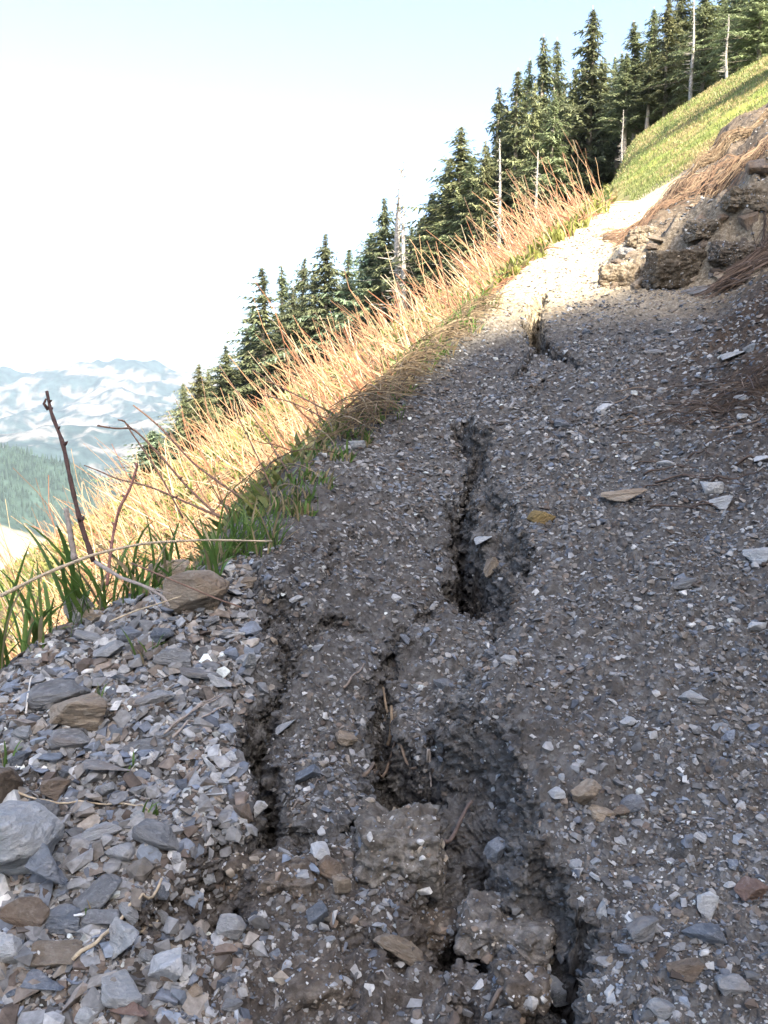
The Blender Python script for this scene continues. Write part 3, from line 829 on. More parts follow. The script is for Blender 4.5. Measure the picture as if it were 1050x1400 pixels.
CHIPS = [np_mesh(rock_mesh('chip', 500+i, n=[8, 9, 11, 12][i % 4], sub=0, box=.6)) for i in range(24)]
def bank_rocks():
    r = random.Random(71)
    for i in range(44):
        u = r.random(); px = 835+u*212; top = np.interp(px, [835, 900, 960, 1047], [362, 305, 262, 205]); bot = np.interp(px, [835, 900, 1047], [395, 398, 372])
        py = top+(bot-top)*r.random(); p = cast([px], [py], height, 30)[0]
        if p[1] > 9: continue
        w = r.uniform(9, 30)*(1 if r.random() < .7 else 1.5); W = w*np.linalg.norm(p)/FPX; col = r.choice(['tan', 'tan', 'brown', 'brown', 'grey'])
        lit_ = 'upper' if py < (top+bot)/2 else 'lower'
        place_rock(r.randrange(100), col, p, normal_at(p[:1], p[1:2], .03)[0]*.6+np.array([-.1, -.1, .4]), (W, W*r.uniform(.6, .9), W*r.uniform(.4, .75)), r.uniform(-1, 1), (r.gauss(0, .35), r.gauss(0, .35)), .1,
                   f'broken {col} rock in the {lit_} part of the crumbling bank', f'broken {col} rocks, {lit_} bank')
bank_rocks()

# gravel: every smaller chip, one mass
def gravel():
    rg = np.random.default_rng(77); N = 235000
    t = np.where(rg.random(N) < .84, rg.uniform(-.56, .56, N), rg.uniform(-1, 1, N)); y = np.exp(rg.uniform(math.log(.45), math.log(9.0), N)); x = t*(y+.05)
    smin_ = .0037*y
    s = smin_*(1-rg.random(N))**(-1/2.1)
    cap = np.where((x < -.12*y-.02) & (y < 1.6), .045, .021)*np.where(y > 2, 1.4, 1)
    left = (x < -.13*y-.03) & (y < 1.7)
    s = np.where(left, s*1.9, s); s = np.minimum(s, cap*rg.uniform(.6, 1, N))
    keep = (x > xL(y)-.03) & ((x < xR(y)+1.5) | (y < 4)) & ((y < 3.3) | (rg.random(N) < .30))
    rs = sstep(.1, .5, x-xc(y)-.12*y)*sstep(1.3, 2.4, y); keep &= rg.random(N) > .45*rs
    cd = crack_depth(x, y); keep &= (cd < .03) | (rg.random(N) < .25)
    clump = fbm(x*3+1, y*3, 3); keep &= rg.random(N) < np.where(left, 1, .82+.7*clump)
    x, y, s, left = x[keep], y[keep], s[keep], left[keep]; n = len(x)
    z = height(x, y); nm = normal_at(x, y, .008)
    nm = nm*.8+np.array([0, 0, .2])+rg.normal(0, .22, (n, 3)); nm /= np.linalg.norm(nm, axis=1)[:, None]
    wi = rg.integers(0, len(WALL[0]), 9000); wp, wg = WALL[0][wi], WALL[1][wi]
    x = np.concatenate([x, wp[:, 0]]); y = np.concatenate([y, wp[:, 1]]); z = np.concatenate([z, wp[:, 2]])
    s = np.concatenate([s, np.minimum(.0026*np.maximum(wp[:, 1], .7)*(1-rg.random(9000))**(-1/2.1), .016)])
    wn_ = wg+rg.normal(0, .3, (9000, 3)); nm = np.concatenate([nm, wn_/np.linalg.norm(wn_, axis=1)[:, None]]); n = len(x)
    yaw = rg.uniform(0, 2*np.pi, n)
    ax = np.stack([np.cos(yaw), np.sin(yaw), 0*yaw], -1); ax -= (ax*nm).sum(1)[:, None]*nm; ax /= np.linalg.norm(ax, axis=1)[:, None]
    ay = np.cross(nm, ax)
    sy = s*rg.uniform(.55, 1, n); sz = s*rg.uniform(.22, .6, n)
    pal = np.array([[.20, .20, .20], [.27, .275, .28], [.16, .18, .215], [.36, .36, .355], [.50, .50, .49], [.21, .18, .155], [.28, .255, .225], [.60, .64, .62], [.22, .25, .29], [.15, .12, .10]])
    pr = np.array([.20, .18, .10, .12, .04, .14, .09, .012, .04, .08])
    col = pal[rg.choice(len(pal), n, p=pr/pr.sum())]*(rg.uniform(.40, 1.0, (n, 1))*np.concatenate([1+.12*left, np.ones(n-len(left))])[:, None])*np.concatenate([1+.15*left, np.ones(n-len(left))*.8])[:, None]
    pv = CHIPS
    which = rg.integers(0, 24, n); mb = MB()
    for k, (v, f) in enumerate(pv):
        i = np.where(which == k)[0]
        V = x[i, None, None]*np.array([1, 0, 0])+y[i, None, None]*np.array([0, 1, 0])+z[i, None, None]*np.array([0, 0, 1])
        V = V+v[None, :, 0:1]*(ax[i]*s[i, None])[:, None]+v[None, :, 1:2]*(ay[i]*sy[i, None])[:, None]+(v[None, :, 2:3]+.18)*(nm[i]*sz[i, None])[:, None]
        Fx = f[None]+(np.arange(len(i))*len(v))[:, None, None]
        mb.add(V.reshape(-1, 3), Fx.reshape(-1, 3), np.repeat(col[i], len(v), 0))
    link("gravel", mb.data("gravel", M_GRAVEL), kind='stuff', label='loose gravel chips strewn over the path and slope', cat='gravel')
gravel()

# broken blocks of compacted soil
def soil_block(px, py, w, h, seed, label, sc=(1, .9, .8), cat='soil block', lift=.1, name='soil_block', tint=(1.0, .94, .86)):
    from mathutils import noise as mn
    p = cast([px], [py+h*.35], height, 30)[0]; s = np.linalg.norm(p)/FPX
    W = w*s
    bm = bmesh.new(); bmesh.ops.create_icosphere(bm, subdivisions=6 if W > .07 else 5, radius=.5)
    for v in bm.verts:
        d = v.co.normalized(); m = max(abs(d.x), abs(d.y), abs(d.z)*1.0)
        c = d.lerp(d/m*.86, .72)*.5
        c = Vector((c.x*W*sc[0], c.y*W*sc[1], c.z*W*sc[2]))
        q = c*(1/W)
        k = W*(.13*mn.noise(q*2.2+Vector((seed, 0, 0)))+.055*mn.noise(q*7+Vector((0, seed, 0)))+(.05*abs(mn.noise(Vector((q.x*5, q.y*5, q.z*14+seed)))) if 'crag' in name else 0)) + .006*abs(mn.noise(c*55))+.0045*mn.noise(c*140)+.0022*mn.noise(c*320)
        k += .004*mn.noise(Vector((c.x*30, c.y*30, c.z*90))) + W*.045*math.floor(5*mn.noise(q*3.2+Vector((0, 0, seed))))/5 + W*.02*math.floor(4*mn.noise(q*8+Vector((0, 0, seed))))/4
        v.co = c+d*k
    me = bpy.data.meshes.new('soil_block'); bm.to_mesh(me); bm.free()
    for pl in me.polygons: pl.use_smooth = True
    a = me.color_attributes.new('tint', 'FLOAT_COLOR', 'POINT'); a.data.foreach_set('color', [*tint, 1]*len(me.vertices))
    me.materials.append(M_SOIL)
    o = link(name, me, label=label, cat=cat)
    o.location = Vector(p)+Vector((0, 0, W*sc[2]*lift)); r = random.Random(seed)
    o.rotation_euler = (r.uniform(-.12, .12)+.12, r.uniform(-.12, .12), r.uniform(-.3, .3))
    mb = MB(); vs = me.vertices; pal = [(.27, .275, .28), (.17, .20, .25), (.36, .36, .355), (.50, .50, .49), (.24, .19, .15), (.30, .26, .21)]
    for _ in range(int(60+W*2600)):
        v = vs[r.randrange(len(vs))]; q = np.array(v.co); nn = np.array(v.normal)
        if nn[2] < -.2: continue
        pv, pf = CHIPS[r.randrange(len(CHIPS))]; sz = min(.022, .0028*r.paretovariate(2.0))
        a = np.cross(nn, [r.gauss(0, 1), r.gauss(0, 1), r.gauss(0, 1)]); a /= np.linalg.norm(a); b = np.cross(nn, a)
        mb.add(q+(pv[:, :1]*a+pv[:, 1:2]*b*.75+(pv[:, 2:]*.45+.05)*nn)*sz, pf, np.array(r.choice(pal))*r.uniform(.75, 1.2))
    link('embedded_stones', mb.data('embedded_stones', M_GRAVEL), o, kind='stuff')
    return o
soil_block(846, 370, 52, 44, 51, 'sunlit buff crag at the foot of the bank', (1, .8, .7), 'rock crag', .1, 'rock_crag', (2.2, 1.85, 1.4))  # bright tints paint sunlight into the buff and pale crags
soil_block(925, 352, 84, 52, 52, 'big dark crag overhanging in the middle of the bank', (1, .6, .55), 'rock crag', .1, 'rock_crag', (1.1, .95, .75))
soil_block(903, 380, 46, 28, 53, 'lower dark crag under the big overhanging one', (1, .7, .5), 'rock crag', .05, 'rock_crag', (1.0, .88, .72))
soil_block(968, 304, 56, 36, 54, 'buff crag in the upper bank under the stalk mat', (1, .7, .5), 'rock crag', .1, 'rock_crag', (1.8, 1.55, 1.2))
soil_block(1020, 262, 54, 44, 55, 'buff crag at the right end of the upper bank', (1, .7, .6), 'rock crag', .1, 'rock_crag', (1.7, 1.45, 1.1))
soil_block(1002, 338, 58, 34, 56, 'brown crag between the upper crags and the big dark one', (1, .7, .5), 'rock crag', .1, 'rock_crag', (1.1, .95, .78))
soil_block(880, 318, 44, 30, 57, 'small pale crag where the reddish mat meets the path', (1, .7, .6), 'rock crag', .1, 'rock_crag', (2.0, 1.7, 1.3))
soil_block(548, 1125, 118, 130, 3, 'large broken block of compacted gravelly soil standing in the main crack', (1, .85, .75), lift=.14, tint=(1.5, 1.42, 1.3))
soil_block(690, 1245, 118, 70, 8, 'broken crust block covered in chips beside the lowest crack', (1, .8, .42), lift=.05, tint=(1.5, 1.42, 1.32))
soil_block(336, 1180, 52, 44, 12, 'rounded dirt clod wedged in the left crack', (1, .9, .8), tint=(1.3, 1.15, 1.0))
soil_block(425, 1330, 84, 56, 15, 'crumbly dirt clod in the loose soil at the bottom centre', (1, .8, .55), lift=0, tint=(1.3, 1.15, 1.0))
soil_block(392, 1190, 80, 40, 19, 'low dirt clod between the left crack and the soil block', (1, .8, .5), lift=0, tint=(1.3, 1.15, 1.0))
soil_block(590, 1255, 60, 40, 23, 'small dirt clod in front of the large soil block', (1, .8, .6), lift=0, tint=(1.3, 1.15, 1.0))
soil_block(715, 1330, 60, 60, 27, 'dirt clod on the left lip of the lowest crack', (1, .9, .7), lift=0, tint=(1.3, 1.15, 1.0))
soil_block(470, 1245, 44, 34, 31, 'little dirt clod beside the upright blue grey stone', (1, .9, .7), lift=0)

# ------------------------------------------------------------------ conifers
def conifer_data(seed, H=18.0, R=2.6, sparse=.0, clear=.1, density=1.0, tint=(.185, .22, .125)):
    r = random.Random(seed); rg = np.random.default_rng(seed)
    tr = MB(); cr = MB()
    n = 14; zz = np.linspace(0, H, n)
    lean = r.uniform(-.02, .02)
    tp = np.stack([zz*lean+.05*np.sin(zz*.7+seed), .05*np.cos(zz*.6+seed), zz-.6*(zz == 0)], -1)
    tube(tr, tp, .02+.24*(1-zz/H)**.9*(H/18), 7, (.30, .26, .22))
    z = clear*H; a = r.random()*6
    lumps = [r.uniform(.5, 1.3) for _ in range(40)]; side = r.random()*6.3; lop = r.uniform(.05, .35)
    while z < H*.985:
        k = z/H
        env = 2.25*R*(1-k)**1.05*(.6+.4*min(1, (k-clear*.6)/.12 if k < .25 else 1))*lumps[int(k*39)]+.05
        nb = r.choice([3, 4, 4, 5])
        for _ in range(nb):
            a += 2.4+r.uniform(-.4, .4)
            if r.random() < sparse*(1.3-k): 
                if r.random() < .5:
                    Ld = env*r.uniform(.3, .7); bx = np.interp(z, zz, tp[:, 0])
                    tube(tr, [[bx, 0, z], [bx+Ld*math.cos(a), Ld*math.sin(a), z-.15*Ld]], [.035, .008], 3, (.42, .39, .36))
                continue
            Lb = max(.16, env*r.uniform(.35, 1.2)*(1+lop*math.cos(a-side)))
            droop = r.uniform(.05, .65)*(1-.5*k); up = .25*k+r.uniform(-.08, .16)
            m = max(3, int(Lb/.26*density)); t = np.linspace(.12, 1, m)
            px = Lb*t*math.cos(a)+np.interp(z, zz, tp[:, 0]); py = Lb*t*math.sin(a); pz = z+Lb*(up*t-droop*t*t)
            tube(tr, np.stack([[0+np.interp(z, zz, tp[:, 0]), px[-1]], [0, py[-1]], [z, pz[-1]]], -1), [.03, .006], 3, (.2, .17, .14))
            w = (.20+.22*(1-t))*(.22+.78*min(1, Lb))*1.1
            for q in range(m):
                for s in (-1, 1, 0, r.uniform(-1, 1)):
                    c0 = np.array([px[q], py[q], pz[q]])+rg.normal(0, .05, 3)
                    ang = a+s*r.uniform(.7, 1.3); ln = w[q]*r.uniform(.7, 1.7)
                    d = np.array([math.cos(ang), math.sin(ang), -r.uniform(.0, 1.3)])*ln
                    sd_ = np.array([-math.sin(ang), math.cos(ang), r.uniform(-.6, .6)])*w[q]*.27
                    c1 = c0+d
                    sh = r.uniform(.6, 1.5)
                    col = np.array(tint)*sh+np.array([.012, .012, 0])*r.random()
                    cr.add([c0-sd_, c0+sd_, c1+sd_*.25, c1-sd_*.35], [[0, 1, 2], [0, 2, 3]], col)
        z += r.uniform(.22, .42)*(1.25-k*.75)/density
    return tr.data('trunk', M_BARK, True), cr.data('crown', M_NEEDLE)
def snag_data(seed, H=16.0):
    r = random.Random(seed); mb = MB(); n = 12; zz = np.linspace(-.5, H, n)
    tp = np.stack([.12*np.sin(zz*.5+seed), .1*np.cos(zz*.4), zz], -1)
    tube(mb, tp, .05+.27*(1-np.maximum(zz, 0)/H)**.8, 7, (.30, .285, .265))
    br = MB()
    for i in range(int(H*6)):
        z = r.uniform(.15, .98)*H; a = r.random()*6.3; Lb = r.uniform(.5, 2.3)*(1.12-z/H)
        bx = np.interp(z, zz, tp[:, 0]); by = np.interp(z, zz, tp[:, 1])
        tube(br, bend([bx, by, z], [bx+Lb*math.cos(a), by+Lb*math.sin(a), z+r.uniform(-.5, .3)*Lb], 4, -.05, .03, r), [.06, .05, .035, .015], 3, (.29, .275, .255))
    return mb.data('trunk', M_BARK, True), br.data('branches', M_BARK)
TREES_P = [conifer_data(1, 18, 2.5, .05, .08), conifer_data(2, 18, 2.1, .22, .16), conifer_data(3, 18, 2.9, .10, .05), conifer_data(4, 18, 1.8, .30, .22),
           conifer_data(5, 18, 2.4, .12, .12, tint=(.215, .235, .125)), conifer_data(6, 12, 2.2, .06, .04, tint=(.145, .195, .13)), conifer_data(7, 18, 2.0, .40, .30)]
PROTO_H = [18, 18, 18, 18, 18, 12, 18]; PROTO_R = [2.5, 2.1, 2.9, 1.8, 2.4, 2.2, 2.0]
SNAGS = [snag_data(41), snag_data(42)]
def far_ground(x, y): return float(base(np.array([x]), np.array([y]))[0])
def tree(px, top, dist, proto, label, group=None, name='conifer', wide=1.0, seed=0):
    d = ray(px, top); k = dist/d[1]; x, y = d[0]*k, dist
    z0 = far_ground(x, y)-.3; H = d[2]*k-z0
    snag = name == 'dead_tree'
    data, h0 = (SNAGS[proto], 16.0) if snag else (TREES_P[proto], PROTO_H[proto])
    e = bpy.data.objects.new(name, None); C.objects.link(e); e.empty_display_size = 1
    e.location = (x, y, z0); s = H/h0
    sw = (s**.6)*wide
    e.scale = (sw, sw, s); e.rotation_euler = (0, 0, (seed*2.399) % 6.28)
    tag(e, label, 'dead tree' if snag else 'conifer', group)
    link('trunk', data[0], e); link('branches' if snag else 'crown', data[1], e, kind='stuff' if snag else None)
    return e
TREES = [ # px, top row, distance, prototype, label
 (206, 588, 55, 5, 1.1, 'pale small conifer behind the dark twig, lowest of the trees on the left'),
 (272, 496, 90, 4, .9, 'small conifer at the left end of the tree row'),
 (250, 522, 105, 0, .9, 'faint little conifer just left of the first row tree'),
 (310, 470, 120, 2, 1, 'low bushy conifer at the start of the left group'),
 (334, 452, 125, 0, 1, 'low conifer between the bushy one and the tall thin topped one'),
 (362, 362, 120, 3, 1.3, 'tall thin topped conifer at the left side of the left group'),
 (346, 415, 130, 5, 1, 'shorter conifer leaning against the tall thin topped one'),
 (388, 362, 128, 1, 1, 'slim conifer right of the thin topped one'),
 (410, 350, 124, 1, 1, 'second slim conifer in the left group'),
 (399, 392, 118, 2, .8, 'stout conifer below the two slim ones'),
 (446, 316, 118, 2, .85, 'highest conifer of the left group with a broad skirt'),
 (430, 372, 122, 0, .9, 'conifer tucked left of the broad skirted one'),
 (474, 338, 122, 3, 1.1, 'slender open conifer right of the broad skirted one'),
 (496, 384, 120, 5, 1, 'low conifer in the gap before the dark dense one'),
 (524, 268, 112, 2, .85, 'dark dense bluish conifer left of the white dead tree'),
 (508, 318, 116, 5, 1, 'shorter dark conifer at the side of the dense bluish one'),
 (560, 352, 118, 0, .9, 'low conifer behind the white dead tree'),
 (576, 300, 112, 4, 1, 'conifer right of the white dead tree'),
 (594, 262, 110, 0, 1.05, 'conifer on the left shoulder of the broad flat topped tree'),
 (631, 170, 104, 4, 1.1, 'conifer with a flat tufted top standing forward of the forest'),
 (612, 215, 108, 2, .9, 'conifer left of the flat tufted one'),
 (650, 212, 100, 0, 1, 'conifer right of the flat tufted one'),
 (664, 190, 96, 4, .9, 'low light green conifer at the forest corner'),
 (680, 118, 100, 1, 1.2, 'first tall conifer of the forest edge from the left'),
 (694, 140, 104, 0, .9, 'conifer squeezed behind the first tall one'),
 (704, 92, 98, 3, 1.4, 'narrow tall conifer second along the forest edge'),
 (718, 80, 100, 1, 1.1, 'narrow tall conifer third along the forest edge'),
 (732, 110, 92, 4, .9, 'lighter conifer in front of the third tall one'),
 (744, 50, 98, 1, 1.25, 'spire topped conifer left of the tallest pyramid'),
 (765, 52, 102, 3, 1.2, 'thin spire conifer touching the tallest pyramid'),
 (756, 120, 90, 6, 1.2, 'conifer with bare white lower trunk below the spires'),
 (786, 92, 94, 4, .9, 'green conifer at the left foot of the tallest pyramid'),
 (811, 10, 94, 0, 1.35, 'tallest pyramid shaped conifer against the sky'),
 (828, 78, 98, 4, 1, 'conifer at the right foot of the tallest pyramid'),
 (846, 92, 92, 1, 1.1, 'dark conifer in the notch between the two pyramids'),
 (873, 26, 88, 1, 1.4, 'second pyramid shaped conifer with pale trunks below'),
 (858, 70, 86, 6, 1.3, 'thin conifer with bare trunk left of the second pyramid'),
 (896, 10, 92, 0, 1.1, 'dark conifer right of the second pyramid'),
 (888, 70, 84, 6, 1.2, 'short conifer with bare trunk right of the second pyramid'),
 (914, -8, 84, 4, 1.0, 'light green conifer left of the tall white dead trunk'),
 (932, -30, 92, 2, 1, 'dark conifer behind the tall white dead trunk'),
 (966, -30, 80, 2, .95, 'dark bushy conifer right of the tall white dead trunk'),
 (990, -55, 84, 1, 1.1, 'conifer with knotted grey trunk near the right edge'),
 (1012, -40, 76, 2, .95, 'drooping dark conifer second from the right edge'),
 (1045, -70, 72, 2, 1, 'dark conifer cut by the right edge'),
]
for i, (px, top, dist, pr, wd, lab) in enumerate(TREES):
    tree(px, top, dist, pr, lab, 'conifers on the slope', wide=wd*(1.75 if px < 660 else 1.15), seed=i)
rb = random.Random(4)
for i in range(46):        # rows standing behind the front trees
    u = i/45; px = 640+u*460+rb.uniform(-8, 8)
    top = np.interp(px, [640, 700, 800, 900, 1050, 1100], [250, 165, 110, 60, -20, -40])+rb.uniform(-25, 35)
    tree(px, top, rb.uniform(105, 128)-20*u, rb.choice([0, 2, 4, 1]), 'dark conifer in the dense rows behind the forest edge', 'conifers behind the forest edge', seed=50+i)
for i in range(22):
    px = 290+i*15+rb.uniform(-8, 8)
    tree(px, np.interp(px, [300, 450, 600], [500, 395, 270])+rb.uniform(-15, 20), rb.uniform(128, 142), rb.choice([0, 2, 4]), 'low conifer in the row behind the left group', 'conifers behind the left group', wide=1.7, seed=120+i)
for i in range(9):
    px = 205+i*12
    tree(px, np.interp(px, [200, 300], [600, 515])+rb.uniform(-10, 12), rb.uniform(95, 130), rb.choice([0, 2, 5]), 'small conifer among the lowest trees at the left end', 'lowest conifers at the left end', wide=1.7, seed=150+i)
for px, top, dist, pr, w, lab in [(546, 214, 108, 0, 1.5, 'tall white dead tree standing above the stalks left of centre'), (552, 262, 106, 1, 1.3, 'second white dead trunk close beside the tall one'),
     (950, -6, 78, 0, .8, 'tall leaning white dead trunk in the forest near the right edge'), (684, 190, 92, 1, .9, 'white dead trunk with side branches at the forest corner'), (735, 205, 88, 0, .9, 'pale dead trunk below the spire conifers'),
     (852, 150, 80, 1, .6, 'pale bare trunk below the second pyramid'), (996, 20, 70, 1, .8, 'grey dead trunk with stubs near the right edge')]:
    tree(px, top, dist, pr, lab, 'dead trees', 'dead_tree', w, seed=int(px))
# trees outside the picture at the right: their shadow falls on the meadow
for px, dist, H in [(1150, 27, 11), (1235, 24, 10), (1330, 25, 10), (1190, 31, 9)]:
    x = (px-525)/FPX*dist*1.01; z0 = far_ground(x, dist)-.2
    e = bpy.data.objects.new('conifer', None); C.objects.link(e); e.location = (x, dist, z0); e.scale = (H/18*1.1,)*2+(H/18,)
    tag(e, 'conifer standing on the meadow outside the picture', 'conifer', 'conifers beside the meadow')
    link('trunk', TREES_P[2][0], e); link('crown', TREES_P[2][1], e)

# ------------------------------------------------------------------ dry stalks on the slope left of the path
STALK_COL = [(.33, .20, .115), (.37, .25, .14), (.40, .32, .20), (.26, .14, .08), (.24, .10, .055), (.44, .37, .27), (.15, .09, .06)]
def stalk_local(r, lie=False):
    """one stalk, base at the origin, leaning downhill (towards -x)"""
    Lh = r.uniform(.5, 1.2); n = 7; t = np.linspace(0, 1, n)
    el = r.uniform(.0, .35) if lie else r.uniform(.35, 1.25)
    az = math.pi+r.gauss(-.2, .5 if not lie else .9)
    curve = r.uniform(-.25, .35)
    d = np.stack([np.cos(el+curve*t)*math.cos(az), np.cos(el+curve*t)*math.sin(az), np.sin(el+curve*t)], -1)
    p = np.concatenate([[[0, 0, -.05]], np.cumsum(d[1:]*Lh/(n-1), 0)])+np.array([[r.gauss(0, 1)*.012 for _ in range(3)] for _ in range(n)])*t[:, None]
    return p, np.linspace(.0045, .0016, n)*r.uniform(.7, 1.4)
def stalk_rows():
    r = random.Random(12); rg = np.random.default_rng(12)
    protos = []
    for k in range(14):
        mb = MB(); p, w = stalk_local(r); col = STALK_COL[k % 6]
        tube(mb, p, w, 5, col)
        if k % 3 == 0:
            tube(mb, bend(p[4], p[4]+np.array([-.1, r.uniform(-.1, .1), .14]), 3), [.002, .0015, .001], 4, col)
        protos.append(mb.data('dry_stalk', M_STALK, True))
    # individual stalks that stand up along the skyline of the slope
    sky_px = np.array([40, 120, 200, 300, 400, 500, 600, 700, 760, 830]); sky_py = np.array([745, 690, 610, 545, 470, 415, 355, 300, 285, 252])
    zones = [(200, 'pale dry stalk leaning over the lower left of the sunlit slope'), (400, 'tan dry stalk standing in front of the left conifers'),
             (600, 'tan dry stalk standing near the white dead tree'), (900, 'orange tan dry stalk standing before the forest edge')]
    cnt = 0
    for i in range(280):
        px = r.uniform(60, 835) if i % 3 else r.uniform(560, 835)
        py = np.interp(px, sky_px, sky_py)+r.uniform(5, 70)
        p = cast([px], [py], None, 40)[0]
        if np.linalg.norm(p) > 32 or p[0] > xL(p[1])+.1: continue
        lab = next(z[1] for z in zones if px < z[0])
        o = link('dry_stalk', protos[i % 14], label=lab, cat='dry stalk', group=lab.replace('stalk', 'stalks', 1))
        o.location = p; s = np.linalg.norm(p)
        sc = min(r.uniform(.75, 1.1), max(.15, (.625*p[0]+.128*p[1]+(.012+.036*sstep(560, 760, px))*s-p[2])/1.15)); th = sc*np.clip(s/5, .8, 2.2)
        o.scale = (sc, sc, sc); o.rotation_euler = (r.uniform(-.1, .1), r.uniform(-.1, .1), r.gauss(0, .25)); cnt += 1
    # the rest: a matted mass
    mb = MB(); N = 19000
    y = np.exp(rg.uniform(math.log(1.3), math.log(27), N)); 
    off = rg.random(N)**1.3
    xe = np.where(y > 12, np.maximum(xL(y), .245*y), xL(y))
    x = xe-.02-off*(.30*y+1.8+.42*np.maximum(y-8, 0))
    ok = (x/y > -.75); x, y, xe = x[ok], y[ok], xe[ok]; z = base(x, y)
    for i in range(len(x)):
        d = xe[i]-x[i]
        dist = math.hypot(x[i], y[i])
        lie = r.random() < (.88 if d < .5 else .74)
        if y[i] < 2.6 and d < .45: continue
        clump = np.clip(.55+1.3*float(fbm(np.array([x[i]*.9]), np.array([y[i]*.9]), 2)[0]), .2, 1.5)
        room = clump*(.625*x[i]+.128*y[i]+.010*dist-z[i])/1.15
        p, w = stalk_local(r, lie)
        if lie: p[:, 2] += r.uniform(0, .08)+.625*0
        p = p*min(1, clump+.2, max(.12, room))*(1 if y[i] > 4 else .7)
        p = p+[x[i], y[i], z[i]]
        g = base(p[:, 0], p[:, 1])
        p[:, 2] = np.maximum(p[:, 2], g+.01) if not lie else g+.015+np.maximum(0, p[:, 2]-z[i])*.35
        col = STALK_COL[r.choice([0, 1, 2, 3, 4, 5, 0, 1, 3, 6] if d > .7 else [3, 4, 0, 3, 4, 6, 1])]
        wk = w*np.clip(dist/6, .75, 2.0)
        tube(mb, p[::2] if dist > 6 else p, wk[::2] if dist > 6 else wk, 3, np.array(col)*r.uniform(.8, 1.15))
    link('dry_stalks', mb.data('dry_stalks', M_STALK), kind='stuff', label='mat of bleached dry stalks lying on the slope left of the path', cat='dry stalks')
stalk_rows()

def leaf_cover():
    """small green leaves and short grass on the slopes"""
    rg = np.random.default_rng(31); mb = MB()
    def blades(x, y, z, ln, wd, col, spread=.5, up=1.0):
        n = len(x); a = rg.uniform(0, 2*np.pi, n); b = rg.normal(0, spread, (n, 3)); b[:, 2] = np.abs(b[:, 2])*.3+up
        b /= np.linalg.norm(b, axis=1)[:, None]; w = np.stack([np.cos(a), np.sin(a), 0*a], -1)*wd[:, None]
        p = np.stack([x, y, z], -1); m = p+b*ln[:, None]*.6; tip = m+(b*.8+np.stack([np.cos(a+1.5), np.sin(a+1.5), -.2+0*a], -1)*.4)*ln[:, None]*.4
        V = np.stack([p-w*.5, p+w*.5, m+w, m-w, tip], 1)
        Fc = np.array([[0, 1, 2], [0, 2, 3], [3, 2, 4]])[None]+(np.arange(n)*5)[:, None, None]
        mb.add(V.reshape(-1, 3), Fc.reshape(-1, 3), np.repeat(col, 5, 0))
    # among the stalks
    N = 70000; y = np.exp(rg.uniform(math.log(1.4), math.log(27), N)); x = np.where(y > 12, np.maximum(xL(y), .25*y), xL(y))-.05-rg.random(N)*(.62*y+1.5)
    k = (fbm(x*1.2, y*1.2, 3) > -.15) & (x/y > -.8); x, y = x[k], y[k]; z = base(x, y); d = np.clip(y/6, .7, 2.2)
    n = len(x); pal = np.array([[.17, .20, .05], [.24, .24, .07], [.12, .17, .05], [.30, .26, .12]])
    blades(x, y, z, rg.uniform(.04, .13, n)*d, rg.uniform(.006, .016, n)*d, pal[rg.integers(0, 4, n)]*rg.uniform(.7, 1.2, (n, 1)), .9, .8)
    link('ground_cover', mb.data('ground_cover', M_LEAF), kind='stuff', label='small yellow green leaves growing between the dry stalks', cat='ground cover')
    mb.__init__()
    # meadow
    N = 140000; y = np.exp(rg.uniform(math.log(12.2), math.log(95), N)); t = rg.uniform(.16, .62, N); x = t*y
    k = (x > 3.4+(y-12)*.21+.4*pn(x*.5, y*.5)); x, y = x[k], y[k]; z = base(x, y)+0.04*pn(x*.9, y*.9)+0.03*pn(x*2.3, y*2.3)
    n = len(x); d = y/20; m = fbm(x*.45, y*.45, 3)
    pal = np.where((m+.4*pn(x*2.2, y*1.4) > .06)[:, None], [.31, .26, .13], [.18, .215, .075])*rg.uniform(.7, 1.3, (n, 1))
    blades(x, y, z-.02, rg.uniform(.05, .14, n)*np.clip(d, .8, 2.5), rg.uniform(.004, .010, n)*np.clip(d, .8, 4), pal, .5, 1)
    link('meadow_grass', mb.data('meadow_grass', M_LEAF), kind='stuff', label='short sunlit grass covering the meadow above the path', cat='grass')
leaf_cover()

